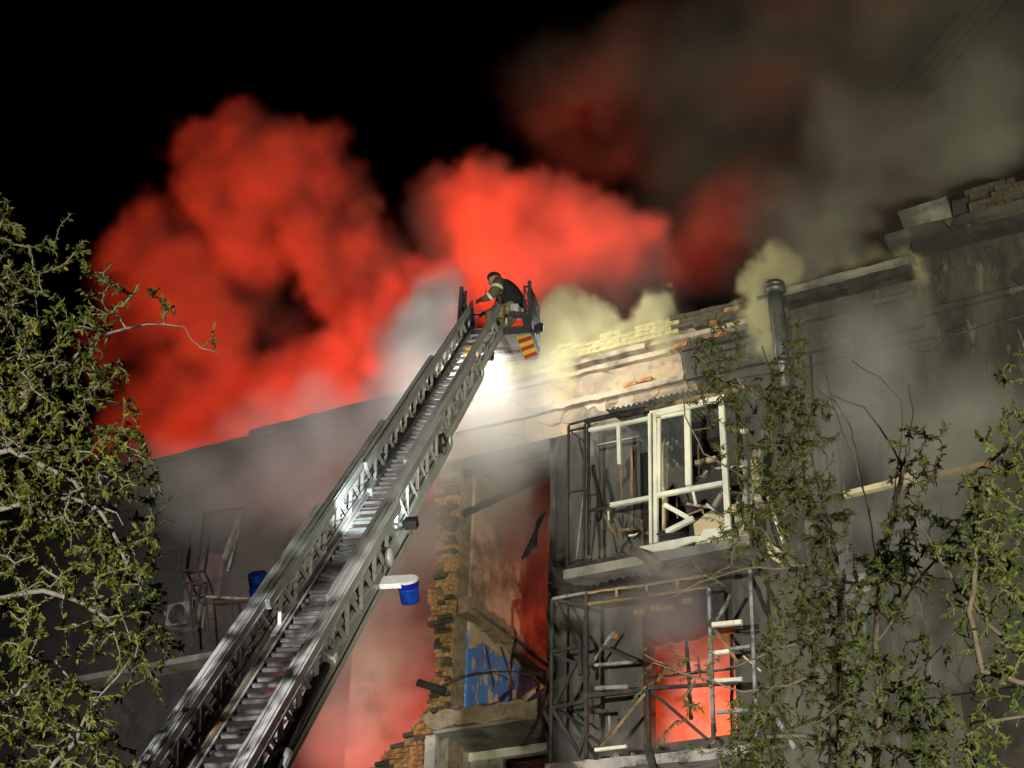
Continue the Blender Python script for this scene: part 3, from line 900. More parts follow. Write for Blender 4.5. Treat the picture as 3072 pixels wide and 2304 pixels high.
loose('timber_offcut', 'scorched timber offcut propped on the rubble ledge', 'timber', [(-11.27, -0.2, 9.77), (-10.98, -0.15, 9.95)], 0.07, 'wood_brown')
loose('roof_board', 'long scorched board hanging down below the upper balcony slab', 'board', [(-9.1, -1.15, 11.33), (-8.85, -1.18, 11.12), (-8.62, -1.2, 10.92)], 0.11, 'wood_brown')
loose('leaning_plank', 'pale grey steel plank leaning below the lower balcony corner', 'plank', [(-7.47, -0.5, 9.06), (-7.14, -0.45, 8.44)], 0.06, 'steel_pale')
loose('vent_duct', 'short cream duct sticking out beside the upper balcony', 'duct', [(-7.49, -0.2, 11.41), (-7.23, -0.2, 11.18)], 0.16, 'board')
loose('vent_duct', 'dull grey duct end lower than the cream duct', 'duct', [(-7.22, -0.2, 11.17), (-6.93, -0.2, 10.95)], 0.13, 'concrete')
# ------------------------------------------------------------------ burnt balcony frame and air conditioner on the left block
FRAME_L = [
    (-17.64, 13.46, -17.59, 13.12, 0.034, 'steel_dark', -0.60),
    (-17.60, 13.18, -17.61, 12.75, 0.048, 'steel_dark', -0.60),
    (-17.28, 13.79, -16.48, 13.72, 0.019, 'steel_dark', -0.50),
    (-17.20, 13.73, -17.22, 12.73, 0.034, 'steel_dark', -0.60),
    (-17.55, 12.74, -17.24, 12.72, 0.024, 'steel_dark', -0.60),
    (-17.47, 12.49, -17.14, 12.50, 0.024, 'steel_dark', -0.60),
    (-17.57, 12.74, -17.28, 12.21, 0.033, 'steel_dark', -0.60),
    (-17.24, 12.73, -17.07, 12.45, 0.033, 'steel_dark', -0.60),
    (-17.26, 12.56, -17.28, 12.21, 0.024, 'steel_dark', -0.60),
    (-17.07, 12.45, -16.96, 12.16, 0.033, 'steel_dark', -0.60),
    (-17.28, 12.21, -17.10, 11.33, 0.033, 'steel_dark', -0.60),
    (-16.96, 12.16, -16.75, 11.23, 0.033, 'steel_dark', -0.60),
    (-17.16, 12.48, -17.18, 11.70, 0.028, 'steel_dark', -0.55),
    (-17.32, 12.24, -17.05, 12.27, 0.024, 'steel_dark', -0.60),
    (-16.95, 12.18, -16.00, 11.97, 0.037, 'steel_pale', -0.60),
    (-16.92, 12.06, -16.01, 11.96, 0.028, 'steel_dark', -0.62),
    (-16.44, 12.02, -16.34, 11.59, 0.042, 'steel_dark', -0.60),
    (-16.56, 14.57, -16.81, 13.73, 0.044, 'steel_dark', -0.10),
    (-16.77, 13.70, -16.94, 12.80, 0.029, 'steel_pale', -0.15),
    (-16.85, 13.75, -17.07, 13.04, 0.072, 'tin', -0.12),
]
fr = thing('burnt_balcony_frame', 'twisted black steel balcony frame standing off the dark left wall', 'frame', (-17.0, -0.6, 11.2))


class FMB(MB):
    def build(self, name, mats, parent=None, smooth=False, label=None):
        self.v = [(x + 17.0, y + 0.6, z - 11.2) for x, y, z in self.v]
        return MB.build(self, name, mats, parent, smooth, label)


NAMES['tin'] = 'sheet_strip'
members(FRAME_L, fr, FMB)
BMB().prism([(-17.17, 12.1), (-17.17, 13.2), (-17.5, 13.3), (-17.95, 12.9), (-17.9, 12.05)], -0.006, -0.002).build('paint_patch', mat('pinkish_paint', (0.16, 0.095, 0.09), (0.10, 0.06, 0.06), 2, 0.9, bump=0.3, stain=(0.04, 0.035, 0.035), stain_scale=1.2), bld)
BMB().span(-22, -16.2, -0.35, 0.0, 11.22, 11.32).build('ledge', M['concrete'])
ac = thing('air_conditioner', 'sooty air conditioner box on the dark left wall behind the frame', 'air conditioner', (-17.68, -0.2, 11.9))
MB().span(-.27, .27, -.16, .16, 0, .40).build('casing', mat('ac_casing', (0.22, 0.22, 0.21), (0.14, 0.14, 0.135), 5, 0.6, stain=(0.05, 0.045, 0.04), stain_scale=3), ac)
gr = MB()
for rr_ in (.05, .09, .13, .165):
    gr.tube([(-.05 + rr_ * math.cos(a * math.pi / 12), -.172, .2 + rr_ * math.sin(a * math.pi / 12)) for a in range(25)], 0.006, 4)
gr.build('fan_grille', M['steel_dark'], ac)
MB().disc((-.05, -.162, .2), (0, -1, 0), .17, .004, 20).build('fan_opening', M['char'], ac)
MB().bar((-.2, .1, -.02), (-.2, .19, -.02), .03, .04).build('bracket', M['steel_dark'], ac)
MB().bar((.2, .1, -.02), (.2, .19, -.02), .03, .04).build('bracket', M['steel_dark'], ac)
# overhead wires
for k, (x0, z0, x1, z1) in enumerate(((-7.9, 21.24, -5.6, 23.56), (-7.72, 21.13, -5.39, 23.42), (-7.56, 21.08, -5.23, 23.3), (-7.32, 21.0, -5.03, 23.17))):
    ex = 2.2
    dx, dz = x1 - x0, z1 - z0
    b = MB()
    b.tube([(-dx * .1, 0, -dz * .1), (dx * .5, 0, dz * .5 - .03), (dx * ex, 0, dz * ex)], 0.005, 5)
    o = b.build('overhead_wire', M['steel_dark'])
    o.location = (x0, 5.0, z0)
    tag(o, ('leftmost', 'second from left', 'third from left', 'rightmost')[k] + ' of the four thin wires crossing the dark smoke', 'wire', 'wires crossing the smoke')
# ------------------------------------------------------------------ turntable ladder (local axes: x across, y up the ladder, z out of the climbing side)
M['ladder'] = mat('ladder_grey', (0.62, 0.625, 0.65), (0.52, 0.525, 0.545), 5, 0.5, 0.15, bump=0.1, stain=(0.46, 0.465, 0.48), stain_scale=2.2, stretch=(1, 0.3, 1))
M['ladder_dark'] = mat('ladder_dark_grey', (0.44, 0.445, 0.46), (0.34, 0.342, 0.355), 5, 0.5, 0.15, bump=0.1, stain=(0.32, 0.32, 0.33), stain_scale=2.5, stain_lo=0.55, stretch=(1, 0.3, 1))
M['alu'] = mat('bare_aluminium', (0.62, 0.62, 0.64), (0.52, 0.52, 0.54), 6, 0.45, 0.3, bump=0.05, stain=(0.25, 0.25, 0.26), stain_scale=4, stain_lo=0.55)
M['rung_a'] = mat('worn_rung', (0.30, 0.30, 0.31), (0.22, 0.22, 0.23), 9, 0.5, 0.2, bump=0.1, stain=(0.12, 0.12, 0.12), stain_scale=6)
M['rust_track'] = mat('rusty_guide', (0.25, 0.19, 0.12), (0.17, 0.14, 0.11), 5, 0.7, 0.2, bump=0.3, stain=(0.30, 0.17, 0.06), stain_scale=3, stretch=(2, 0.4, 2))
M['rubber'] = mat('black_rubber', (0.02, 0.02, 0.022), (0.03, 0.03, 0.032), 8, 0.6, bump=0.2)
M['lens'] = mat('blue_beacon_lens', (0.008, 0.05, 0.30), (0.006, 0.03, 0.2), 14, 0.1, bump=0.0, spec=0.7, trans=0.25)
M['lens_cap'] = mat('blue_beacon_cap', (0.006, 0.008, 0.2), (0.005, 0.006, 0.15), 4, 0.2, bump=0.0, spec=0.6)
M['red_tape'] = mat('red_tape', (0.5, 0.02, 0.02), (0.42, 0.015, 0.015), 5, 0.5, bump=0)
M['yellow_tape'] = mat('yellow_tape', (0.72, 0.62, 0.03), (0.62, 0.54, 0.03), 5, 0.45, bump=0)

LB = Vector((-8.557, -10.153, 5.659))
LA = Vector((-0.20202, 0.65181, 0.73098)).normalized()
LS = LA.cross(Vector((0, 0, 1))).normalized()
LN = LS.cross(LA)
LM = Matrix(((LS.x, LA.x, LN.x, LB.x), (LS.y, LA.y, LN.y, LB.y), (LS.z, LA.z, LN.z, LB.z), (0, 0, 0, 1)))
lad = thing('turntable_ladder', 'long grey telescopic fire ladder climbing from the lower left to the rescue cage', 'ladder', mat=LM)

rung_mesh = {}
for k, (y0, y1, hw, z0, hh) in enumerate(((-3.4, 4.70, 0.425, 0.0, 0.42), (-3.25, 7.45, 0.355, 0.02, 0.40), (2.3, 10.2, 0.295, 0.04, 0.37), (6.0, 12.75, 0.235, 0.06, 0.34))):
    sec = bpy.data.objects.new('ladder_section', None)
    C.objects.link(sec)
    sec.parent = lad
    sec['label'] = ('widest lower section of the ladder', 'second section of the ladder', 'third section of the ladder', 'narrow top section of the ladder')[k]
    cw = 0.085 - 0.01 * k
    rail = (0.075, 0.06, 0.05, 0.04)[k]
    for s in (-1, 1):
        b = MB()
        b.span(s * hw - cw / 2, s * hw + cw / 2, y0, y1 + 0.25, z0 - 0.05, z0 + 0.05)
        b.span(s * hw - cw / 2 - 0.012, s * hw + cw / 2 + 0.012, y0, y1 + 0.25, z0 - 0.062, z0 - 0.048)
        b.build('bottom_chord', M['ladder'], sec)
        b = MB()
        zr = z0 + hh
        b.span(s * hw - rail / 2, s * hw + rail / 2, y0, y1, zr - 0.05, zr + 0.03)
        b.span(s * hw - rail / 2 + 0.02, s * hw + rail / 2 - 0.02, y0, y1 - 0.01, zr + 0.025, zr + 0.045)
        b.span(s * hw - rail / 2 - 0.01, s * hw + rail / 2 + 0.01, y0, y1, zr - 0.062, zr - 0.045)
        b.build('handrail', M['ladder_dark'] if k else M['ladder'], sec)
        y = y0 + 0.3 + 0.07 * k
        per = 0.56
        while y < y1 - 0.1:
            b = MB()
            b.bar((s * hw, y, zr - 0.04), (s * hw, y - 0.23, z0 + 0.03), 0.028, 0.034, up=(1, 0, 0))
            b.build('truss_post', M['alu'], sec)
            b = MB()
            b.bar((s * hw, y + 0.03, zr - 0.04), (s * hw, y + 0.28, z0 + 0.03), 0.024, 0.04, up=(1, 0, 0))
            b.build('truss_diagonal', M['ladder'], sec)
            y += per
    key = round(hw, 3)
    b = MB()
    b.box((-hw * 0.42, 0, 0), (hw * 1.16, 0.026, 0.032))
    b.cur = 1
    b.box((hw * 0.58, 0, 0.003), (hw * 0.84, 0.034, 0.038))
    me = b.mesh('rung')
    me.materials.append(M['rung_a'])
    me.materials.append(M['ladder_dark'])
    me.polygons.foreach_set('material_index', b.mi)
    y = y0 + 0.15
    while y < y1 + 0.1:
        o = link('rung', me, sec)
        o.location = (0, y, z0)
        y += 0.30
    if k < 2:
        MB().span(-hw + cw / 2 + 0.002, -hw + cw / 2 + 0.085, y0, y1, z0 + 0.026, z0 + 0.04).build('chord_flange', M['ladder'], sec)
        MB().span(-hw + cw / 2 + 0.02, -hw + cw / 2 + 0.06, y0 + 1.5, y1 - 0.05, z0 + 0.041, z0 + 0.052).build('guide_track', M['rust_track'], sec)
    # arched stiffener plates between the chords
    for ya in ((-0.2, 2.35, 4.15) if k == 0 else ((6.9,) if k == 1 else ())):
        b = MB()
        n = 10
        vs, fs = [], []
        for i in range(n + 1):
            x = -hw + 2 * hw * i / n
            arch = 0.22 * (abs(2 * i / n - 1)) ** 2.2
            for z in (z0 - 0.045, z0 - 0.03):
                vs += [(x, ya, z), (x, ya - 0.06 - arch, z)]
        for i in range(n):
            a = i * 4
            fs += [(a, a + 1, a + 5, a + 4), (a + 2, a + 6, a + 7, a + 3), (a, a + 4, a + 6, a + 2), (a + 1, a + 3, a + 7, a + 5)]
        b.add(vs, fs)
        b.build('gusset_plate', M['alu'], sec)
    # pulley at the head of each section
    for s in (-1, 1):
        b = MB()
        b.disc((s * (hw + 0.05), y1 + 0.12, z0 + 0.06), (1, 0, 0), 0.06, 0.025, 14)
        b.build('pulley', M['ladder_dark'], sec)
# hauling ropes and cables along both sides
for (x, z, y0, y1, r) in ((0.36, 0.10, -3, 7.4, 0.008), (0.33, 0.16, -3, 7.4, 0.008), (-0.33, 0.15, -3, 7.4, 0.008), (-0.36, 0.22, -3, 4.6, 0.008), (0.25, 0.2, 4, 12, 0.007), (-0.24, 0.2, 4, 12, 0.007), (0.47, 0.02, -3, 4.9, 0.012)):
    MB().tube([(x, y0 + (y1 - y0) * i / 8, z + 0.01 * math.sin(i * 2.1)) for i in range(9)], r, 5).build('cable', M['rubber'], lad)
hose = MB()
hose.tube([(0.46, -3.0, 0.05), (0.47, -1.0, 0.08), (0.46, 0.0, 0.10), (0.45, 0.8, 0.14), (0.43, 1.62, 0.13)], [0.05, 0.05, 0.05, 0.048, 0.045], 10)
hose_o = hose.build('hose', M['rubber'], lad, smooth=True)
f = MB()
f.tube([(0.43, 1.5, 0.13), (0.43, 1.56, 0.13), (0.43, 1.58, 0.13), (0.43, 1.66, 0.13), (0.43, 1.68, 0.13), (0.43, 1.76, 0.13)], [0.05, 0.05, 0.075, 0.08, 0.06, 0.055], 14)
f.build('coupling', M['alu'], hose_o)
MB().tube([(0.46, -0.15, 0.06), (0.46, 0.05, 0.09)], 0.07, 12).build('hose_clamp', M['alu'], hose_o)
# hose bundle and knotted cable where the second section ends
b = MB()
for q in range(4):
    b.tube([(0.33 + 0.02 * q, 7.3 + 0.14 * math.cos(t * 0.7 + q * .4), 0.14 + 0.13 * math.sin(t * 0.7 + q * .4)) for t in range(10)], 0.011, 5)
b.build('cable_coil', M['rubber'], lad)
# rotating beacons on arms either side
def beacon(x, y, z, up):
    o = bpy.data.objects.new('beacon', None)
    C.objects.link(o)
    o.parent = lad
    o.location = (x, y, z)
    o['label'] = 'blue warning beacon hanging under its arm' if up < 0 else 'blue warning beacon standing beside the handrail'
    if up > 0:
        o.rotation_euler = (0, 0, 0)
    else:
        o.rotation_euler = (math.pi, 0, 0)
    MB().tube([(0, 0, 0), (0, 0, 0.06), (0, 0, 0.065)], [0.112, 0.112, 0.1], 24).build('collar', M['lens_cap'], o, smooth=False)
    b = MB()
    n = 11
    b.tube([(0, 0, 0.066 + 0.16 * i / n) for i in range(n + 1)] + [(0, 0, 0.235), (0, 0, 0.24)], [0.1 - 0.008 * i / n + (0.005 if i % 2 else 0) for i in range(n + 1)] + [0.08, 0.03], 24)
    b.build('lens', M['lens'], o, smooth=True)
    MB().disc((0, 0, -0.012), (0, 0, 1), 0.115, 0.011, 24).build('base_plate', M['ladder_dark'], o)
    return o


beacon(0.76, 3.42, 0.075, -1)
arm = MB()
arm.span(0.44, 0.76, 3.32, 3.52, 0.08, 0.092)
arm.disc((0.76, 3.42, 0.0805), (0, 0, 1), 0.105, 0.0125, 20)
arm.span(0.44, 0.74, 3.318, 3.326, 0.04, 0.08)
arm.build('beacon_arm', M['ladder'], lad)
beacon(-0.72, 3.30, 0.06, 1)
arm = MB()
arm.span(-0.72, -0.44, 3.22, 3.38, 0.034, 0.046)
arm.disc((-0.72, 3.30, 0.0335), (0, 0, 1), 0.105, 0.0125, 20)
arm.build('beacon_arm', M['ladder'], lad)
# work lamp clamped to the outer side of the truss, shining across the ladder
wl = bpy.data.objects.new('work_lamp', None)
C.objects.link(wl)
wl.parent = lad
wl.location = (0.52, 4.45, 0.27)
wl['label'] = 'small black work lamp clamped to the truss'
b = MB()
b.box((0.09, 0, 0), (0.13, 0.12, 0.10))
b.box((0.015, 0, 0), (0.03, 0.07, 0.06))
b.build('lamp_housing', M['rubber'], wl)
MB().bar((-0.12, 0.0, 0), (0.02, 0, 0), 0.03, 0.03).build('lamp_bracket', M['alu'], wl)
b = MB()
b.tube([(-0.06, -0.55, -0.14), (-0.02, -0.55, -0.14), (0.0, -0.55, -0.14)], [0.11, 0.1, 0.05], 20)
b.build('reflector_dish', M['alu'], wl, smooth=True)
MB().tube([(-0.1, 0.02, -0.03), (-0.07, -0.2, -0.08), (-0.06, -0.45, -0.12), (-0.05, -0.8, -0.2)], 0.008, 5).build('lamp_lead', M['alu'], wl)


def spot(name, loc, to, watts, col, ang, blend=0.4, rad=0.06, parent=None):
    d = bpy.data.lights.new(name, 'SPOT')
    d.energy, d.color, d.spot_size, d.spot_blend, d.shadow_soft_size = watts, col, R(ang), blend, rad
    o = bpy.data.objects.new(name, d)
    C.objects.link(o)
    if parent is not None:
        o.parent = parent
    o.location = loc
    o.rotation_euler = (Vector(to) - Vector(loc)).to_track_quat('-Z', 'Y').to_euler()
    return o


spot('lamp_light', (-0.10, 0.06, 0.03), (-0.85, 1.15, 0.0), 170, (0.86, 1.0, 0.95), 80, 0.6, 0.03, wl)

# ------------------------------------------------------------------ rescue cage at the ladder's tip (local axes: x across, y away from the camera, z up)
CX = LS.copy()
CYv = Vector((0, 0, 1)).cross(CX)
CO = Vector((-11.0, -1.89, 15.0))
CM = Matrix(((CX.x, CYv.x, 0, CO.x), (CX.y, CYv.y, 0, CO.y), (0, 0, 1, CO.z), (0, 0, 0, 1)))
cage = thing('rescue_cage', 'grey rescue cage with red and yellow warning stripes at the tip of the ladder', 'rescue cage', mat=CM)
M['cage'] = mat('cage_grey', (0.42, 0.41, 0.41), (0.36, 0.35, 0.35), 3, 0.5, 0.15, bump=0.05, stain=(0.10, 0.10, 0.10), stain_scale=2)
M['cage_dark'] = mat('cage_dark', (0.06, 0.06, 0.065), (0.045, 0.045, 0.05), 6, 0.5, 0.3, bump=0.2)
M['letter'] = mat('black_lettering', (0.015, 0.015, 0.015), None, 4, 0.6, bump=0)
HW, DP = 0.58, 0.80


def rounded(x0, x1, y0, y1, r, z0, z1, rear=0.03):
    pts = []
    for (cx, cy_, a0, rr) in ((x1 - rear, y0 + rear, -90, rear), (x1 - r, y1 - r, 0, r), (x0 + r, y1 - r, 90, r), (x0 + rear, y0 + rear, 180, rear)):
        for i in range(7):
            a = R(a0 + 90 * i / 6)
            pts.append((cx + rr * math.cos(a), cy_ + rr * math.sin(a)))
    n = len(pts)
    b = MB()
    b.add([(x, y, z0) for x, y in pts] + [(x, y, z1) for x, y in pts], [tuple(reversed(range(n))), tuple(range(n, 2 * n))] + [(i, (i + 1) % n, (i + 1) % n + n, i + n) for i in range(n)])
    return b


rounded(-HW, HW, 0, DP, 0.13, -0.12, 0.0).build('floor_tray', M['cage_dark'], cage)
rounded(-HW + .005, HW - .005, 0.03, DP - .005, 0.13, -0.135, -0.121).build('belly_plate', M['cage'], cage)
# warning stripes: alternate pieces of tape, a patch at either end of the belly plate
for s in (-1, 1):
    n = 6
    for i in range(n):
        y0, y1 = 0.06 + 0.70 * i / n, 0.06 + 0.70 * (i + 1) / n
        sl_ = 0.11
        xi, xo = s * (HW - 0.24), s * (HW - 0.02)
        q = [(xi, y0 - 0.0), (xi, y1), (xo, min(y1 - sl_ + 0.0, 0.70)), (xo, y0 - sl_)]
        q = [(x, min(max(y, 0.05), 0.755 if abs(x) < HW - 0.1 else 0.68)) for x, y in q]
        b = MB()
        b.add([(x, y, -0.1385) for x, y in q] + [(x, y, -0.1355) for x, y in q], [(0, 1, 2, 3), (7, 6, 5, 4), (0, 4, 5, 1), (1, 5, 6, 2), (2, 6, 7, 3), (3, 7, 4, 0)])
        b.build('stripe', M['yellow_tape'] if i % 2 == 0 else M['red_tape'], cage)
fc = bpy.data.curves.new('lettering', 'FONT')
fc.body = 'FEUERWEHR'
fc.size = 0.10
fc.align_x, fc.align_y = 'CENTER', 'CENTER'
fc.extrude = 0.001
_fo = bpy.data.objects.new('lettering_source', fc)
C.objects.link(_fo)
lm_ = bpy.data.meshes.new_from_object(_fo.evaluated_get(bpy.context.evaluated_depsgraph_get()))
bpy.data.objects.remove(_fo)
lm_.materials.clear()
lm_.materials.append(M['letter'])
fo = link('lettering', lm_, cage)
fo.matrix_local = Matrix(((-1.15, 0, 0, 0.05), (0, 1, 0, 0.50), (0, 0, -1, -0.1375), (0, 0, 0, 1)))
for yy in (0.30, 0.62):
    MB().span(-0.1, 0.28, yy, yy + 0.012, -0.141, -0.136).build('drain_strip', M['alu'], cage)
# corner posts, rails, gates and lattice
def bars(name, lst, w, m=M['cage_dark']):
    for p_, q_ in lst:
        MB().bar(p_, q_, w, w, up=(0, 1, 0) if abs(p_[2] - q_[2]) > 0.02 else (0, 0, 1)).build(name, m, cage)


bars('corner_post', [((s * 0.55, y, 0), (s * 0.53, y, h_)) for s in (-1, 1) for y, h_ in ((0.03, 0.80), (0.28, 0.74), (0.74, 0.72))], 0.05)
bars('top_rail', [((-0.53, 0.74, 0.72), (0.53, 0.74, 0.72)), ((-0.55, 0.28, 0.72), (-0.55, 0.74, 0.72)), ((0.55, 0.28, 0.72), (0.55, 0.74, 0.72)), ((0.53, 0.03, 0.74), (0.53, 0.28, 0.74)), ((-0.53, 0.03, 0.74), (-0.53, 0.28, 0.74)), ((-0.55, 0.03, 0.42), (-0.55, 0.74, 0.42)), ((0.55, 0.03, 0.42), (0.55, 0.74, 0.42)), ((-0.53, 0.74, 0.4), (0.53, 0.74, 0.4))], 0.03)
bars('lattice_bar', [((s * 0.545, 0.03, 0.44), (s * 0.535, 0.28, 0.72)) for s in (-1, 1)] + [((s * 0.545, 0.28, 0.44), (s * 0.535, 0.03, 0.72)) for s in (-1, 1)] + [((s * 0.55, 0.03, 0.42), (s * 0.55, 0.28, 0.1)) for s in (-1, 1)] + [((s * 0.55, 0.28, 0.42), (s * 0.55, 0.74, 0.1)) for s in (-1, 1)] + [((s * 0.47, 0.02, 0.0), (s * 0.45, 0.02, 0.72)) for s in (-1, 1)] + [((s * 0.45, 0.02, 0.2), (s * 0.54, 0.02, 0.45)) for s in (-1, 1)] + [((s * 0.54, 0.02, 0.45), (s * 0.45, 0.02, 0.7)) for s in (-1, 1)] + [((s * 0.545, 0.28, 0.1), (s * 0.545, 0.74, 0.42)) for s in (-1, 1)] + [((s * 0.545, 0.5, 0.0), (s * 0.54, 0.5, 0.72)) for s in (-1, 1)] + [((s * 0.46, 0.02, h_), (s * 0.55, 0.02, h_)) for s in (-1, 1) for h_ in (0.2, 0.45, 0.7)], 0.022)
b = MB()
b.prism([(-0.43, 0.0), (-0.41, 0.52), (-0.36, 0.58), (-0.30, 0.1), (-0.30, 0.0)], 0.06, 0.10)
b.build('control_panel', M['cage_dark'], cage)
b = MB()
b.prism([(0.20, 0.20), (0.26, 0.3), (0.50, 0.24), (0.54, 0.0), (0.46, 0.0), (0.42, 0.17), (0.25, 0.22)], 0.02, 0.07)
b.build('hinge_arm', M['cage_dark'], cage)
MB().box((0.30, 0.10, 0.36), (0.12, 0.1, 0.14)).build('gear_box', M['cage'], cage)
MB().tube([(-0.3, 0.06, 0.36), (-0.2, 0.06, 0.35), (-0.05, 0.06, 0.36)], 0.008, 5).build('grab_wire', M['cage_dark'], cage)
MB().bar((-0.15, 0.42, -0.2), (-0.15, 0.42, -0.136), 0.03, 0.03).build('lamp_stem', M['cage_dark'], cage)
# floodlights: one on the right-hand side, two under the front rim
def flood(x, y, z, to, watts, label):
    o = bpy.data.objects.new('floodlight', None)
    C.objects.link(o)
    o.parent = cage
    o.location = (x, y, z)
    o['label'] = label
    o.rotation_euler = (Vector(to) - Vector((x, y, z))).to_track_quat('Y', 'Z').to_euler()
    MB().box((0, -0.03, 0), (0.14, 0.07, 0.12)).build('lamp_housing', M['rubber'], o)
    mm = bpy.data.materials.get('lit_lamp_glass')
    if mm is None:
        mm = bpy.data.materials.new('lit_lamp_glass')
        mm.use_nodes = True
        e = mm.node_tree.nodes['Principled BSDF']
        e.inputs['Emission Color'].default_value = (1.0, 0.97, 0.9, 1)
        e.inputs['Emission Strength'].default_value = 12
    MB().box((0, 0.012, 0), (0.12, 0.012, 0.10)).build('lamp_glass', mm, o)
    d = bpy.data.lights.new('lamp_light', 'SPOT')
    d.energy, d.color, d.spot_size, d.spot_blend, d.shadow_soft_size = watts, (1.0, 0.97, 0.88), R(168), 0.8, 0.25
    l = bpy.data.objects.new('lamp_light', d)
    C.objects.link(l)
    l.parent = o
    l.location = (0, 0.03, 0)
    l.rotation_euler = (R(90), 0, 0)
    return o


flood(0.68, 0.16, 0.02, (1.5, 1.5, 0.1), FLOOD_W[0], 'black floodlight on the side of the cage')
flood(-0.15, 0.42, -0.26, (-0.75, 1.8, -0.5), FLOOD_W[1], 'floodlight under the front rim of the cage')
flood(-0.42, 0.86, 0.03, (-1.35, 1.75, 0.75), FLOOD_W[2], 'second floodlight under the front rim of the cage')

# ------------------------------------------------------------------ firefighter crouching in the cage, looking down to the left
M['jacket'] = mat('tan_turnout_coat', (0.12, 0.092, 0.053), (0.08, 0.06, 0.036), 10, 0.9, bump=0.5)
M['trousers'] = mat('tan_turnout_trousers', (0.24, 0.18, 0.10), (0.14, 0.105, 0.06), 9, 0.9, bump=0.5)
M['skin'] = mat('skin', (0.42, 0.26, 0.19), (0.36, 0.21, 0.15), 8, 0.6, bump=0.05)
M['glove'] = mat('black_glove', (0.02, 0.02, 0.02), None, 8, 0.7, bump=0.2)
M['black_cloth'] = mat('black_cloth', (0.014, 0.014, 0.015), (0.022, 0.022, 0.023), 8, 0.95, bump=0.4, spec=0.1)
M['reflect'] = mat('reflective_tape', (0.62, 0.62, 0.42), (0.5, 0.5, 0.34), 10, 0.4, bump=0.1)
PM = CM @ Matrix.Translation((-0.03, 0.36, 0.0))
per = thing('person', 'firefighter in tan coat and black cap crouching in the rescue cage, head bowed', 'person', mat=PM)


def skinned(name, verts, edges, mats, pick, parent, sub=2):
    """verts: (x, y, z, radius). Grows one continuous surface and colours faces by the nearest joint."""
    me = bpy.data.meshes.new(name)
    me.from_pydata([v[:3] for v in verts], edges, [])
    o = bpy.data.objects.new(name, me)
    C.objects.link(o)
    sk = o.modifiers.new('skin', 'SKIN')
    sk.use_smooth_shade = True
    lay = me.skin_vertices[0].data
    for i, v in enumerate(verts):
        r = v[3]
        lay[i].radius = r if isinstance(r, tuple) else (r, r)
        lay[i].use_root = (i == 0)
    ss = o.modifiers.new('smooth', 'SUBSURF')
    ss.levels = ss.render_levels = sub
    dg = bpy.context.evaluated_depsgraph_get()
    new = bpy.data.meshes.new_from_object(o.evaluated_get(dg))
    bpy.data.objects.remove(o)
    new.materials.clear()
    for m in mats:
        new.materials.append(m)
    pts = [Vector(v[:3]) for v in verts]
    for p_ in new.polygons:
        c = p_.center
        p_.material_index = pick(min(range(len(pts)), key=lambda i: (pts[i] - c).length))
    new.shade_smooth()
    return link(name, new, parent)


V = [(.25, 0, .46, .15), (.21, 0, .63, .155), (.13, 0, .80, .17), (.06, 0, .94, .12), (.0, 0, 1.01, .064), (-.045, 0, 1.06, .082), (-.07, 0, 1.125, .102), (-.07, 0, 1.19, .062), (-.16, 0, 1.07, .022), (-.105, 0, 1.02, .046)]
E_ = [(0, 1), (1, 2), (2, 3), (3, 4), (4, 5), (5, 6), (6, 7), (5, 9), (9, 8)]
LBL = ['t', 'j', 'j', 'j', 's', 's', 's', 's', 's', 's']


def chain(start, pts, lab):
    prev = start
    for p_ in pts:
        V.append(p_)
        LBL.append(lab)
        E_.append((prev, len(V) - 1))
        prev = len(V) - 1
    return prev


w1 = chain(3, [(.06, -.18, .93, .105), (.04, -.25, .82, .095), (.0, -.27, .69, .086), (-.08, -.25, .63, .072), (-.16, -.22, .62, .052)], 'j')
w2 = chain(3, [(.05, .17, .92, .10), (-.02, .22, .78, .085), (-.09, .2, .66, .075), (-.18, .14, .60, .048)], 'j')
for wv, sy in ((w1, -1), (w2, 1)):
    x, y, z = V[wv][:3]
    pm = chain(wv, [(x - .05, y + .01, z - .01, .036)], 'g')
    for q, (dy, ln) in enumerate(((-.028, .05), (-.010, .06), (.010, .058), (.028, .045))):
        chain(pm, [(x - .085, y + dy, z - .012, .011), (x - .085 - ln * .6, y + dy, z - .035, .010), (x - .085 - ln * .75, y + dy, z - .065, .009)], 'g')
    chain(pm, [(x - .06, y - sy * .04, z + .01, .012), (x - .10, y - sy * .05, z - .01, .010)], 'g')
for sy in (-1, 1):
    k1 = chain(0, [(.18, sy * .12, .43, .125), (.03, sy * .16, .40, .11), (-.10, sy * .17, .37, .095), (-.06, sy * .165, .24, .085), (.02, sy * .16, .10, .072)], 't')
    chain(k1, [(.02, sy * .16, .055, .055), (-.07, sy * .17, .045, .048), (-.14, sy * .175, .04, .038)], 'b')
mi = {'s': 0, 'j': 1, 't': 2, 'g': 3, 'b': 3}
skinned('body', V, E_, [M['skin'], M['jacket'], M['trousers'], M['glove']], lambda i: mi[LBL[i]], per)
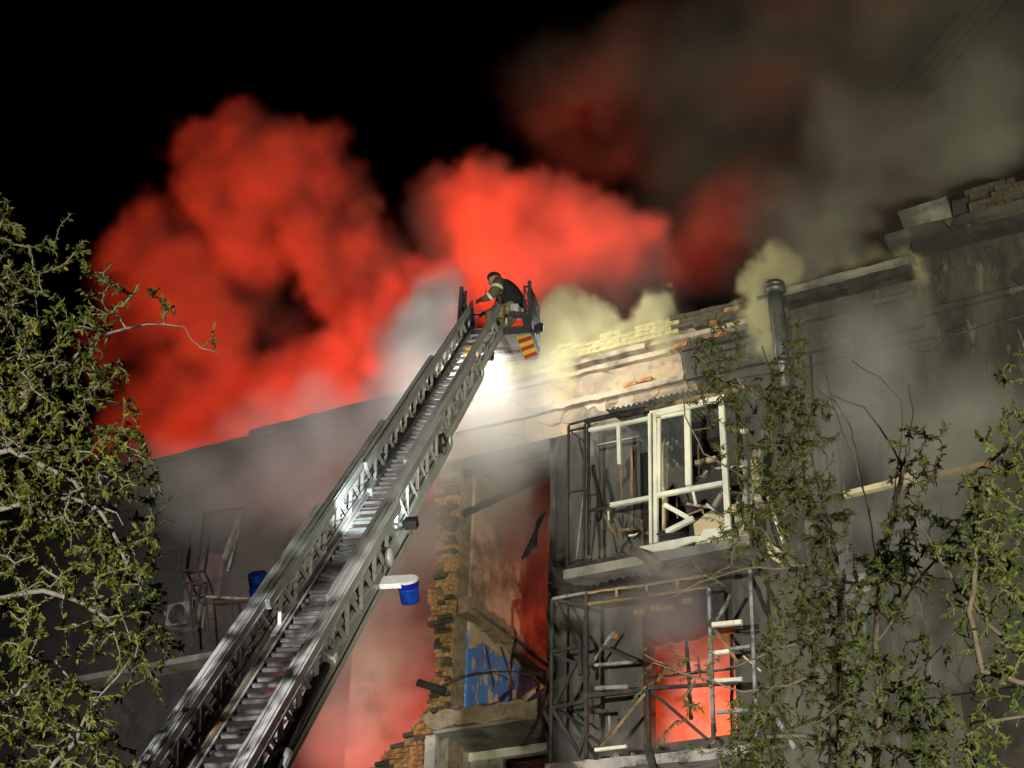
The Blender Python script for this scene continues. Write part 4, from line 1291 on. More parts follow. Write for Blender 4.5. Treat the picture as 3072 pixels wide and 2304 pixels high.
# black vest over the back, high collar, cap, tape
skinned('vest', [(.30, 0.0, .50, (.21, .19)), (.265, 0.0, .63, (.225, .20)), (.19, 0, .80, (.245, .20)), (.12, 0, .95, (.215, .14)), (.06, 0, 1.045, (.13, .08))], [(0, 1), (1, 2), (2, 3), (3, 4)], [M['black_cloth']], lambda i: 0, per)
cap = MB()
cap.ell((-.07, 0, 1.15), (.112, .10, .085), 18, 12)
cap.v = [(x, y, max(z, 1.115 + (x + .07) * 0.35)) for x, y, z in cap.v]
cap.build('cap', M['black_cloth'], per, smooth=True)
for (a, b_, r0_) in (((.04, -.25, .80), (.03, -.255, .745), .102), ((-.045, -.262, .655), (-.08, -.25, .635), .084)):
    MB().tube([a, b_], [r0_, r0_ * .97], 16, caps=False).build('reflective_band', M['reflect'], per, smooth=True)
MB().tube([(.262, 0, .50), (.255, 0, .44)], [.172, .168], 20, caps=False).build('reflective_band', M['reflect'], per, smooth=True)
for sy in (-1, 1):
    MB().ell((-.05, sy * .098, 1.095), (.018, .01, .03), 8, 6).build('ear', M['skin'], per, smooth=True)
    MB().ell((-.14, sy * .035, 1.095), (.010, .012, .008), 8, 6).build('eye', M['glove'], per, smooth=True)
MB().ell((-.14, 0, 1.028), (.012, .025, .006), 8, 6).build('mouth', M['black_cloth'], per, smooth=True)
MB().tube([(-.16, -.14, .70), (-.165, -.14, .88)], [.012, .004], 6).build('radio_aerial', M['glove'], per)
# ------------------------------------------------------------------ ground floodlights on tripods, out of the picture behind the camera; the third is added for the smoke
def tripod_lamp(label, loc, to, watts, col, ang, blend):
    t = thing('tripod_floodlight', label, 'floodlight', loc)
    H = 2.6
    MB().tube([(0, 0, 0.5), (0, 0, H)], 0.025, 8).build('mast', M['ladder_dark'], t)
    for k in range(3):
        a = 2 * math.pi * k / 3
        MB().tube([(0, 0, 0.9), (0.7 * math.cos(a), 0.7 * math.sin(a), 0.01)], 0.018, 6).build('leg', M['ladder_dark'], t)
    d = (Vector(to) - Vector(loc) - Vector((0, 0, H))).normalized()
    q = d.to_track_quat('Y', 'Z').to_matrix()
    MB().box(Vector((0, 0, H + .12)) - d * .08, (0.4, 0.14, 0.28), q).build('lamp_head', M['rubber'], t)
    MB().box(Vector((0, 0, H + .12)) + d * .01, (0.36, 0.02, 0.24), q).build('lamp_glass', bpy.data.materials['lit_lamp_glass'], t)
    spot('lamp_light', Vector((0, 0, H + .12)) + d * .1, Vector(to) - Vector(loc), watts, col, ang, blend, 0.15, t)
    return t


tripod_lamp('tripod floodlight standing on the street beside the ladder truck', (-4.5, -24.0, 0), (-9.2, -9, 6.6), GROUND_W[0], (1.0, 0.96, 0.86), 42, 0.7)
tripod_lamp('tripod floodlight standing on the street facing the balconies', (2.5, -17.5, 0), (-7.0, 0, 12.2), GROUND_W[1], (1.0, 0.97, 0.66), 56, 0.9)
tripod_lamp('unseen tripod floodlight added to brighten the smoke over the taller block', (5.0, -15.0, 0), (-5.5, 6.0, 23.5), GROUND_W[2], (1.0, 0.98, 0.74), 34, 0.9)  # extra lamp, added only to lift the dark smoke's brightness
# ------------------------------------------------------------------ trees: limbs, twigs reaching points scattered through the crown, leaves on the twigs
HD = Vector((-0.48695, 0.87343, 0))          # camera heading, from the camera's spot at (0, -21) towards the building
RT = Vector((HD.y, -HD.x, 0))


def tree_point(u, z, d):
    """d metres along HD from the street corner, u metres square to it, z metres up."""
    return Vector((0, -21.0, 0)) + RT * u + HD * d + Vector((0, 0, z))


def leaf_mat(name, ca, cb, cc):
    m = bpy.data.materials.new(name)
    m.use_nodes = True
    nt = m.node_tree
    nt.nodes.clear()
    out = nt.nodes.new('ShaderNodeOutputMaterial')
    geo = nt.nodes.new('ShaderNodeNewGeometry')
    rp = nt.nodes.new('ShaderNodeValToRGB')
    rp.color_ramp.elements[0].color = (*ca, 1)
    rp.color_ramp.elements[1].color = (*cc, 1)
    e = rp.color_ramp.elements.new(0.6)
    e.color = (*cb, 1)
    nt.links.new(geo.outputs['Random Per Island'], rp.inputs[0])
    p = nt.nodes.new('ShaderNodeBsdfPrincipled')
    p.inputs['Roughness'].default_value = 0.5
    p.inputs['Specular IOR Level'].default_value = 0.15
    tr = nt.nodes.new('ShaderNodeBsdfTranslucent')
    mx = nt.nodes.new('ShaderNodeMixShader')
    mx.inputs[0].default_value = 0.3
    nt.links.new(rp.outputs[0], p.inputs['Base Color'])
    nt.links.new(rp.outputs[0], tr.inputs['Color'])
    nt.links.new(p.outputs[0], mx.inputs[1])
    nt.links.new(tr.outputs[0], mx.inputs[2])
    nt.links.new(mx.outputs[0], out.inputs['Surface'])
    return m


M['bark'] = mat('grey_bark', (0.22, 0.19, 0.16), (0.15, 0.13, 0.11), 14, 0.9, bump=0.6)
M['bark_l'] = mat('left_tree_bark', (0.13, 0.115, 0.095), (0.085, 0.075, 0.065), 14, 0.9, bump=0.6)  # one even, darker bark tone for the left tree
M['bark_dark'] = mat('dark_bark', (0.11, 0.085, 0.07), (0.07, 0.055, 0.045), 14, 0.9, bump=0.6)
LEAF_L = leaf_mat('broad_leaf', (0.018, 0.030, 0.004), (0.045, 0.056, 0.006), (0.12, 0.098, 0.012))
LEAF_A = leaf_mat('narrow_leaf', (0.035, 0.045, 0.012), (0.065, 0.078, 0.02), (0.10, 0.105, 0.028))
LEAF_B = leaf_mat('lance_leaf', (0.035, 0.055, 0.014), (0.07, 0.092, 0.022), (0.11, 0.125, 0.034))


def inside(poly, x, y):
    c, j = False, len(poly) - 1
    for i in range(len(poly)):
        if (poly[i][1] > y) != (poly[j][1] > y) and x < (poly[j][0] - poly[i][0]) * (y - poly[i][1]) / (poly[j][1] - poly[i][1]) + poly[i][0]:
            c = not c
        j = i
    return c


def grow_tree(name, label, d0, trunk, limbs, poly, n_twigs, leaf, lm, bark, seed, thick=0.5, droop=0.25, twig_r=0.004, leaves_per=10, bare=(), group=None, rt=0.055, clusters=()):
    r = random.Random(seed)
    base = tree_point(trunk[0][0], 0, d0)
    root = thing(name, label, 'tree', base, group=group)
    P, par, chains = [], [], []

    def resample(pts, step):
        out = [pts[0]]
        for a, b in zip(pts, pts[1:]):
            n = max(1, int((b - a).length / step))
            for i in range(1, n + 1):
                q = a.lerp(b, i / n)
                out.append(q + Vector((r.uniform(-1, 1), r.uniform(-1, 1), r.uniform(-1, 1))) * step * 0.10)
        return out

    def near(p):
        bi, bd = 0, 1e9
        for i, q in enumerate(P):
            dd = (q.x - p.x) ** 2 + (q.y - p.y) ** 2 + (q.z - p.z) ** 2
            if dd < bd:
                bi, bd = i, dd
        return bi

    tp = resample([tree_point(u, max(z, 0.0), d0) - base for u, z in trunk], 0.3)
    tr_idx = []
    for i, q in enumerate(tp):
        P.append(q)
        par.append(i - 1)
        tr_idx.append(i)
    n_trunk = len(P)
    limb_sets = []
    for li, l in enumerate(list(limbs) + list(bare)):
        off = r.uniform(-thick, thick) * 0.6
        pts = [tree_point(u, z, d0 + off * min(1, k / 3)) - base for k, (u, z) in enumerate(l)]
        pts = resample(pts, 0.12)
        prev = near(pts[0])
        ids = [prev]
        for q in pts[(1 if (P[prev] - pts[0]).length < 0.05 else 0):]:
            P.append(q)
            par.append(prev)
            prev = len(P) - 1
            ids.append(prev)
        limb_sets.append(ids)
    # twigs
    u0, u1 = min(p[0] for p in poly), max(p[0] for p in poly)
    z0, z1 = min(p[1] for p in poly), max(p[1] for p in poly)
    att = []
    while len(att) < n_twigs:
        u, z = r.uniform(u0, u1), r.uniform(z0, z1)
        if not inside(poly, u, z):
            continue
        c = mnoise.noise(Vector((u * 1.6 + seed, z * 1.6, seed * 0.37)))
        if c < r.uniform(-0.45, 0.12):
            continue
        att.append(tree_point(u, z, d0 + r.uniform(-thick, thick)) - base)
    for (u, z, k, sp) in clusters:
        for _ in range(k):
            att.append(tree_point(u + r.uniform(-sp, sp), z + r.uniform(-sp, sp), d0 + r.uniform(-0.2, 0.2)) - base)
    att.sort(key=lambda p: (P[near(p)] - p).length)
    twigs = []
    for a in att:
        i = near(a)
        s = P[i]
        dist = (a - s).length
        if dist > 1.6:
            continue
        n = max(2, int(dist / 0.08))
        mid = s.lerp(a, 0.5) + Vector((r.uniform(-1, 1), r.uniform(-1, 1), r.uniform(-0.2, 1.0))) * dist * 0.22
        prev, ids = i, [i]
        for k in range(1, n + 1):
            t = k / n
            q = s * (1 - t) ** 2 + mid * 2 * t * (1 - t) + a * t * t
            q = q + Vector((r.uniform(-1, 1), r.uniform(-1, 1), r.uniform(-1, 1))) * 0.010
            P.append(q)
            par.append(prev)
            prev = len(P) - 1
            ids.append(prev)
        twigs.append(ids)
    # radius by the pipe rule
    load = [0.0] * len(P)
    kids = [0] * len(P)
    for i in range(len(P)):
        if par[i] >= 0:
            kids[par[i]] += 1
    for i in range(len(P) - 1, -1, -1):
        if kids[i] == 0:
            load[i] += 1
        if par[i] >= 0:
            load[par[i]] += load[i]
    rad = [min(rt, twig_r * max(1.0, x) ** 0.42) for x in load]
    tb = MB()
    tb.tube([P[i] for i in tr_idx], [max(rt * (1.25 - 0.6 * k / len(tr_idx)), rad[i]) for k, i in enumerate(tr_idx)], 10)
    tb.build('trunk', bark, root, smooth=True)
    for ids in limb_sets:
        if len(ids) > 1:
            b = MB()
            b.tube([P[i] for i in ids], [max(rad[j], twig_r * 1.6) for j in [ids[min(1, len(ids) - 1)]] + ids[1:]], 6)
            b.build('branch', bark, root, smooth=True)
    b = MB()
    for ids in twigs:
        b.tube([P[i] for i in ids], [rad[ids[1]]] + [rad[j] for j in ids[1:]], 4, caps=False)
    o = b.build('twigs', bark, root, smooth=True)
    o['kind'] = 'stuff'
    # leaves
    vs, fs = [], []

    def put_leaf(p, d, size):
        d = d.normalized()
        s = d.cross(Vector((r.uniform(-1, 1), r.uniform(-1, 1), r.uniform(-.2, 1)))).normalized()
        n = s.cross(d)
        L, W = leaf[0] * size, leaf[1] * size
        o_ = len(vs)
        fold = 0.25 * W
        bend = r.uniform(-0.25, 0.05) * L
        vs.extend([tuple(p), tuple(p + d * L * .35 + s * W * .5 + n * fold), tuple(p + d * L * .38), tuple(p + d * L * .35 - s * W * .5 + n * fold),
                   tuple(p + d * L * .72 + s * W * .36 + n * (fold * .7 + bend * .5)), tuple(p + d * L * .74 + n * bend * .5), tuple(p + d * L * .72 - s * W * .36 + n * (fold * .7 + bend * .5)), tuple(p + d * L + n * bend)])
        fs.extend([(o_, o_ + 2, o_ + 1), (o_, o_ + 3, o_ + 2), (o_ + 1, o_ + 2, o_ + 5, o_ + 4), (o_ + 2, o_ + 3, o_ + 6, o_ + 5), (o_ + 4, o_ + 5, o_ + 7), (o_ + 5, o_ + 6, o_ + 7)])

    for ids in twigs:
        n = len(ids)
        m = max(3, int(leaves_per * r.uniform(0.6, 1.4)))
        flat = Vector((r.uniform(-1, 1), r.uniform(-1, 1), r.uniform(-.6, 1))).normalized()
        big = r.uniform(0.75, 1.25)
        for k in range(m):
            t = 1 - (k / m) * min(0.95, 0.5 / max(0.05, n * 0.08)) * r.uniform(0.9, 1.1)
            f_ = max(0.0, t) * (n - 1)
            i = min(n - 2, int(f_))
            p = P[ids[i]].lerp(P[ids[i + 1]], f_ - i)
            ax = (P[ids[i + 1]] - P[ids[i]]).normalized()
            side = ax.cross(flat)
            side = side.normalized() if side.length > 0.1 else ax.orthogonal().normalized()
            side = side * (1 if k % 2 else -1)
            dd = ax * r.uniform(0.45, 1.0) + side * r.uniform(0.35, 0.9) + Vector((r.uniform(-1, 1), r.uniform(-1, 1), r.uniform(-1, 1))) * 0.35 + Vector((0, 0, -droop))
            put_leaf(p, dd, big * r.uniform(0.5, 1.2))
    me = bpy.data.meshes.new('crown')
    me.from_pydata(vs, [], fs)
    me.materials.append(lm)
    o = link('crown', me, root)
    o['kind'] = 'stuff'
    return root


L_POLY = [(-4.42, 9.1), (-3.85, 9.1), (-3.65, 8.66), (-3.39, 8.67), (-3.17, 8.72), (-3.09, 8.43), (-3.3, 8.3), (-3.31, 8.13), (-3.08, 8.1), (-2.8, 7.91), (-2.83, 7.68), (-2.67, 7.45), (-2.57, 7.23), (-2.5, 7.04), (-2.53, 6.86), (-2.38, 6.81), (-2.5, 6.64), (-2.42, 6.43), (-2.26, 6.19), (-2.41, 6.12), (-2.24, 5.85), (-2.48, 5.78), (-2.37, 5.55), (-2.43, 5.35), (-2.37, 5.16), (-2.39, 4.86), (-2.51, 4.67), (-3.59, 4.63)]
L_TRUNK = [(-2.76, -0.26), (-3.46, 3.28), (-3.68, 4.63), (-3.87, 5.97), (-4.0, 7.03), (-4.17, 8.19), (-4.24, 8.76)]
L_LIMBS = [[(-3.88, 7.3), (-3.64, 7.58), (-3.53, 7.78), (-3.38, 7.96), (-3.26, 8.1), (-3.13, 8.25), (-2.96, 8.32), (-2.8, 8.37), (-2.67, 8.37), (-2.5, 8.34), (-2.44, 8.23), (-2.35, 8.15), (-2.21, 8.13)],
    [(-4.22, 8.77), (-3.87, 8.38), (-3.75, 8.18), (-3.69, 8.08), (-3.58, 7.98)],
    [(-3.85, 6.56), (-3.58, 6.67), (-3.35, 6.73), (-3.08, 6.75), (-2.91, 6.7), (-2.73, 6.64), (-2.69, 6.56)],
    [(-3.05, 4.65), (-2.87, 4.85), (-2.74, 4.96), (-2.67, 5.06), (-2.6, 5.21), (-2.5, 5.34), (-2.45, 5.46)],
    [(-3.6, 5.19), (-3.33, 5.23), (-3.2, 5.26), (-3.11, 5.37), (-3.03, 5.48), (-2.95, 5.49), (-2.89, 5.41), (-2.77, 5.31), (-2.61, 5.28)],
    [(-3.9, 7.03), (-3.57, 7.12), (-3.34, 7.01), (-3.05, 6.84), (-2.82, 6.6), (-2.65, 6.35), (-2.56, 6.11)],
    [(-3.74, 5.98), (-3.43, 6.02), (-3.19, 6.09), (-2.93, 6.03), (-2.72, 5.9), (-2.61, 5.67)],
    [(-4.15, 8.19), (-4.02, 8.44), (-3.9, 8.73), (-3.84, 8.95)]]
A_POLY = [(1.62, 9.76), (1.77, 9.13), (1.92, 8.67), (2.03, 8.21), (1.86, 7.98), (1.61, 7.89), (2.16, 7.6), (2.38, 7.27), (2.17, 7.05), (2.1, 6.36), (1.79, 6.11), (1.77, 5.5), (2.84, 5.53), (2.98, 7.41), (2.87, 8.06), (2.83, 8.69), (2.65, 9.21), (2.59, 9.64), (2.26, 9.73), (2.08, 9.53), (1.92, 9.72)]
A_TRUNK = [(2.16, -1.44), (2.48, 3.19), (2.67, 5.76), (2.76, 6.58), (2.83, 7.36), (2.8, 7.71)]
A_LIMBS = [[(2.83, 7.36), (2.79, 7.92), (2.46, 8.68), (2.23, 9.15), (2.08, 9.53), (2.04, 9.7)],
    [(2.79, 7.92), (2.52, 8.27), (2.12, 8.44), (1.76, 8.75), (1.6, 9.13), (1.58, 9.41)],
    [(2.8, 7.71), (2.69, 8.51), (2.63, 9.21), (2.6, 9.74), (2.69, 10.12)],
    [(2.83, 7.36), (2.39, 7.44), (1.99, 7.38), (1.59, 7.2), (1.35, 7.03)],
    [(2.81, 7.07), (2.44, 6.85), (1.96, 6.67), (1.5, 6.62), (1.16, 6.81)],
    [(2.76, 6.58), (2.34, 6.44), (1.95, 6.35), (1.57, 6.46), (1.23, 6.57)],
    [(2.7, 5.98), (2.31, 6.01), (1.93, 5.92), (1.63, 5.8)],
    [(2.23, 9.15), (1.9, 9.33), (1.66, 9.56), (1.6, 9.73)],
    [(2.46, 8.68), (2.44, 9.06), (2.41, 9.44), (2.3, 9.78)]]
B_POLY = [(3.16, 8.23), (3.28, 8.36), (3.46, 8.2), (3.52, 7.98), (3.37, 7.6), (3.55, 7.2), (3.29, 6.8), (3.19, 6.12), (3.41, 5.83), (3.28, 5.26), (2.46, 5.24), (2.63, 6.21), (2.76, 6.98), (2.97, 7.39), (3.16, 7.81)]
B_TRUNK = [(2.25, -1.59), (2.62, 3.08), (2.81, 5.46), (2.83, 5.94), (2.89, 6.43), (2.95, 6.94)]
B_LIMBS = [[(2.95, 6.94), (3.07, 7.39), (3.2, 7.85), (3.3, 8.32)],
    [(2.89, 6.43), (3.11, 6.8), (3.35, 7.08), (3.57, 7.41), (3.71, 7.7)],
    [(2.83, 5.94), (3.17, 6.23), (3.4, 6.46), (3.64, 6.7), (3.86, 7.01)],
    [(2.82, 5.67), (3.04, 5.6), (3.35, 5.54), (3.6, 5.69)],
    [(2.83, 5.94), (2.65, 6.03), (2.43, 5.87), (2.15, 5.79)]]
C_POLY = [(3.64, 8.16), (3.94, 8.37), (3.68, 4.84), (2.8, 4.82), (2.96, 5.23), (3.31, 5.59), (3.21, 6.08), (3.1, 6.6), (3.28, 7.08), (3.4, 7.61), (3.62, 7.73)]
C_TRUNK = [(2.89, -0.85), (3.39, 2.93), (3.65, 4.9), (3.75, 5.54), (3.93, 6.73), (4.0, 7.28)]
C_LIMBS = [[(3.74, 5.54), (3.53, 5.79), (3.36, 6.09), (3.2, 6.36), (3.04, 6.71), (2.94, 6.96)],
    [(3.74, 5.54), (3.22, 5.68), (3.17, 6.08), (3.25, 6.54), (3.46, 7.19), (3.72, 7.54)],
    [(4.0, 7.28), (3.89, 7.74), (3.79, 8.05), (3.71, 8.25)],
    [(3.93, 6.73), (3.66, 6.91), (3.48, 7.08), (3.33, 7.26)],
    [(3.69, 5.22), (3.43, 5.33), (3.15, 5.26), (2.91, 5.07)]]
BARE = [[(3.19, 7.37), (3.15, 8.07), (3.11, 8.61), (3.1, 8.98), (2.95, 9.26), (2.75, 9.43), (2.58, 9.35)],
    [(3.19, 7.37), (3.36, 8.17), (3.47, 8.76), (3.46, 9.09), (3.29, 9.32), (3.05, 9.46)],
    [(3.15, 8.07), (3.02, 8.52), (2.88, 8.84), (2.78, 9.21)],
    [(3.36, 8.17), (3.52, 8.62), (3.6, 9.0), (3.56, 9.24)],
    [(3.45, 8.53), (3.29, 8.85), (3.14, 9.03), (2.9, 9.12), (2.73, 9.07)]]

A_CL = [(1.27, 6.78, 3, 0.15), (1.46, 6.58, 4, 0.15), (1.73, 6.67, 5, 0.18), (1.49, 6.3, 4, 0.15), (1.19, 6.45, 3, 0.12), (1.8, 6.39, 5, 0.2), (1.94, 6.12, 6, 0.2), (1.63, 5.95, 5, 0.2), (1.37, 6.06, 3, 0.15), (2.08, 5.85, 6, 0.2), (1.66, 9.61, 3, 0.1), (1.86, 9.18, 4, 0.15), (2.11, 9.29, 4, 0.15), (2.33, 9.54, 4, 0.12), (1.6, 7.58, 3, 0.12), (1.84, 7.46, 4, 0.15)]
B_CL = [(3.57, 7.41, 4, 0.15), (3.61, 7.09, 4, 0.15), (3.39, 6.69, 5, 0.2), (3.58, 6.43, 4, 0.2), (3.23, 6.12, 5, 0.2), (3.41, 5.83, 6, 0.2), (3.05, 5.68, 6, 0.2), (3.65, 6.13, 4, 0.15), (2.78, 5.81, 5, 0.2), (2.58, 5.52, 5, 0.2), (2.28, 5.72, 4, 0.2)]
C_CL = [(3.07, 6.6, 3, 0.1), (2.96, 6.88, 3, 0.08), (3.37, 6.72, 4, 0.15), (3.09, 6.22, 4, 0.15), (3.36, 6.33, 4, 0.15), (3.44, 5.92, 5, 0.15), (3.17, 5.78, 4, 0.15), (3.28, 5.33, 5, 0.15), (2.98, 5.13, 5, 0.15), (3.68, 7.65, 6, 0.12), (3.51, 7.34, 4, 0.12)]

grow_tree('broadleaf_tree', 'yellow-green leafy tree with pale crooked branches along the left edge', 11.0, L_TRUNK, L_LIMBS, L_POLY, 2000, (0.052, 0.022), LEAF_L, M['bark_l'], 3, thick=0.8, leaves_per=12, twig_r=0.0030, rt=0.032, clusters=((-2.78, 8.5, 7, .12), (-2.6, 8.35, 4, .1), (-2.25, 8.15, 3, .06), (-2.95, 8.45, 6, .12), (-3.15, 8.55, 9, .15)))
grow_tree('willow_tree', 'dark narrow-leaved tree hanging in front of both balconies', 13.5, A_TRUNK, A_LIMBS, A_POLY, 1350, (0.052, 0.011), LEAF_A, M['bark_dark'], 5, thick=0.6, droop=0.5, leaves_per=20, twig_r=0.0034, bare=BARE, rt=0.035, clusters=A_CL)
grow_tree('sapling_tree', 'slim upright tree with lance-shaped leaves beside the narrow-leaved tree', 12.5, B_TRUNK, B_LIMBS, B_POLY, 420, (0.056, 0.016), LEAF_B, M['bark_dark'], 8, thick=0.5, droop=0.0, leaves_per=15, twig_r=0.0034, rt=0.03, clusters=B_CL)
grow_tree('shrubby_tree', 'tangled leafy tree with long bare shoots at the right edge', 11.0, C_TRUNK, C_LIMBS, C_POLY, 420, (0.050, 0.019), LEAF_B, M['bark_dark'], 13, thick=0.6, leaves_per=12, twig_r=0.0032, rt=0.02, clusters=C_CL)
# ------------------------------------------------------------------ smoke: density grids grown from rounded billows and turbulence
def smoke_material(name, color, absorb, scale, aniso=0.0):
    m = bpy.data.materials.new(name)
    m.use_nodes = True
    nt = m.node_tree
    nt.nodes.clear()
    o = nt.nodes.new('ShaderNodeOutputMaterial')
    v = nt.nodes.new('ShaderNodeVolumePrincipled')
    v.inputs['Color'].default_value = (*color, 1)
    v.inputs['Absorption Color'].default_value = (*absorb, 1)
    v.inputs['Density'].default_value = scale
    v.inputs['Density Attribute'].default_value = 'density'
    v.inputs['Anisotropy'].default_value = aniso
    nt.links.new(v.outputs[0], o.inputs['Volume'])
    return m


def smoke(name, label, blobs, lo, hi, res, mat, warp=(0.9, 0.35), fine=(0.35, 1.3), gain=2.0, seed=0.0, floor=0.0, extra=()):
    """One volume object. blobs: (x, y, z, radius, strength); the sum of turbulence and the largest blob gives the density."""
    ng = bpy.data.node_groups.new(name + '_field', 'GeometryNodeTree')
    ng.interface.new_socket('Geometry', in_out='INPUT', socket_type='NodeSocketGeometry')
    ng.interface.new_socket('Geometry', in_out='OUTPUT', socket_type='NodeSocketGeometry')
    N, L = ng.nodes, ng.links
    go = N.new('NodeGroupOutput')
    cube = N.new('GeometryNodeVolumeCube')
    cube.inputs['Min'].default_value = lo
    cube.inputs['Max'].default_value = hi
    for a, b in zip('XYZ', res):
        cube.inputs['Resolution ' + a].default_value = b
    pos = N.new('GeometryNodeInputPosition').outputs[0]

    def vm(op, a, b=None, scale=None):
        n = N.new('ShaderNodeVectorMath')
        n.operation = op
        for i, x in enumerate((a, b)):
            if x is None:
                continue
            if hasattr(x, 'links') or hasattr(x, 'is_linked'):
                L.new(x, n.inputs[i])
            else:
                n.inputs[i].default_value = x
        if scale is not None:
            n.inputs['Scale'].default_value = scale
        return n

    def mt(op, a, b=None, c=None, clamp=False):
        n = N.new('ShaderNodeMath')
        n.operation = op
        n.use_clamp = clamp
        for i, x in enumerate((a, b, c)):
            if x is None:
                continue
            if hasattr(x, 'is_linked'):
                L.new(x, n.inputs[i])
            else:
                n.inputs[i].default_value = x
        return n.outputs[0]

    p = pos
    for amp, sc in (warp, fine) + tuple(extra):
        nz = N.new('ShaderNodeTexNoise')
        off = vm('ADD', pos, (seed, seed * 1.7, -seed)).outputs[0]
        L.new(off, nz.inputs['Vector'])
        nz.inputs['Scale'].default_value = sc
        nz.inputs['Detail'].default_value = 4.0
        nz.inputs['Roughness'].default_value = 0.6
        d = vm('SUBTRACT', nz.outputs['Color'], (0.5, 0.5, 0.5)).outputs[0]
        d = vm('SCALE', d, None, amp * 2.0).outputs[0]
        p = vm('ADD', p, d).outputs[0]
    acc = None
    for (x, y, z, r, s) in blobs:
        d = vm('DISTANCE', p, (x, y, z)).outputs['Value']
        v = mt('MULTIPLY_ADD', d, -gain / r, gain)        # gain at the centre, 0 at the rim
        v = mt('MINIMUM', v, 1.0)
        v = mt('MULTIPLY', v, s)
        acc = v if acc is None else mt('MAXIMUM', acc, v)
    nz = N.new('ShaderNodeTexNoise')
    L.new(vm('ADD', p, (seed * 3.1, 4.0, seed)).outputs[0], nz.inputs['Vector'])
    nz.inputs['Scale'].default_value = 0.45
    nz.inputs['Detail'].default_value = 4.0
    mod = N.new('ShaderNodeMapRange')
    L.new(nz.outputs[0], mod.inputs['Value'])
    mod.inputs['From Min'].default_value = 0.36
    mod.inputs['From Max'].default_value = 0.62
    mod.inputs['To Min'].default_value = 0.08
    mod.inputs['To Max'].default_value = 1.0
    acc = mt('MULTIPLY', acc, mod.outputs[0])
    acc = mt('SUBTRACT', acc, floor)
    acc = mt('MAXIMUM', acc, 0.0)
    L.new(acc, cube.inputs['Density'])
    sm = N.new('GeometryNodeSetMaterial')
    sm.inputs['Material'].default_value = mat
    L.new(cube.outputs[0], sm.inputs[0])
    L.new(sm.outputs[0], go.inputs[0])
    me = bpy.data.meshes.new(name)
    me.materials.append(mat)
    o = bpy.data.objects.new(name, me)
    C.objects.link(o)
    md = o.modifiers.new('field', 'NODES')
    md.node_group = ng
    o['kind'] = 'stuff'
    o['label'] = label
    o['category'] = 'smoke'
    return o


LEFT = [(-24.74, 6.7, 28.74, 0.77, 1), (-23.37, 6.7, 28.5, 0.91, 1), (-21.85, 6.7, 27.77, 0.74, 1), (-21.02, 6.7, 27.92, 0.57, 1), (-22.53, 7.0, 26.89, 1.13, 1), (-24.48, 7.0, 27.37, 0.92, 0.9), (-20.59, 7.0, 26.27, 0.71, 1), (-19.97, 7.2, 25.38, 0.54, 0.9), (-23.49, 7.3, 25.96, 1.13, 1), (-21.29, 7.3, 25.02, 0.92, 1), (-26.72, 7.3, 26.64, 0.94, 0.6), (-27.9, 7.5, 26.22, 0.63, 0.4), (-25.45, 7.5, 25.23, 1.15, 0.8), (-27.21, 7.7, 24.84, 0.93, 0.4), (-24.72, 7.8, 23.68, 0.95, 0.5), (-20.69, 7.6, 23.68, 0.62, 0.8), (-22.23, 8.2, 21.54, 1.07, 0.8), (-24.5, 8.2, 21.96, 1.17, 0.5), (-26.46, 8.1, 22.92, 0.97, 0.35), (-27.29, 8.4, 21.91, 0.97, 0.3), (-25.24, 8.4, 21.05, 1.05, 0.45), (-23.1, 8.4, 20.7, 0.91, 0.7), (-28.19, 7.9, 24.22, 0.75, 0.25), (-18.34, 5.3, 22.44, 0.72, 1), (-18.02, 5.3, 23.09, 0.52, 1), (-17.66, 5.3, 21.29, 0.75, 1), (-18.33, 5.3, 20.76, 0.66, 1), (-17.43, 5.3, 19.72, 0.69, 0.9), (-16.87, 5.3, 21.78, 0.55, 1), (-18.86, 5.3, 19.97, 0.75, 0.9), (-19.37, 5.3, 19.06, 0.75, 0.9), (-18.3, 5.3, 18.92, 0.69, 0.8), (-18.68, 5.3, 20.62, 0.45, 0.9)]
MID = [(-17.1, 6.3, 24.06, 0.79, 1.0), (-16.03, 6.1, 24.23, 0.73, 1.0), (-15.08, 6.1, 23.93, 0.72, 1.0), (-14.2, 6.2, 23.46, 0.76, 1.0), (-13.24, 6.3, 22.74, 0.85, 1.0), (-12.47, 6.5, 22.03, 0.74, 0.8), (-15.98, 6.5, 23.21, 1.14, 1.0), (-14.62, 6.6, 22.37, 1.21, 1.0), (-13.37, 6.8, 21.65, 1.09, 0.9), (-12.34, 6.9, 21.18, 0.78, 0.8), (-16.84, 6.8, 22.64, 0.94, 1.0), (-15.5, 7.0, 21.65, 0.92, 1.0), (-13.74, 7.1, 20.99, 0.79, 0.9), (-12.23, 7.1, 20.58, 0.58, 0.7)]
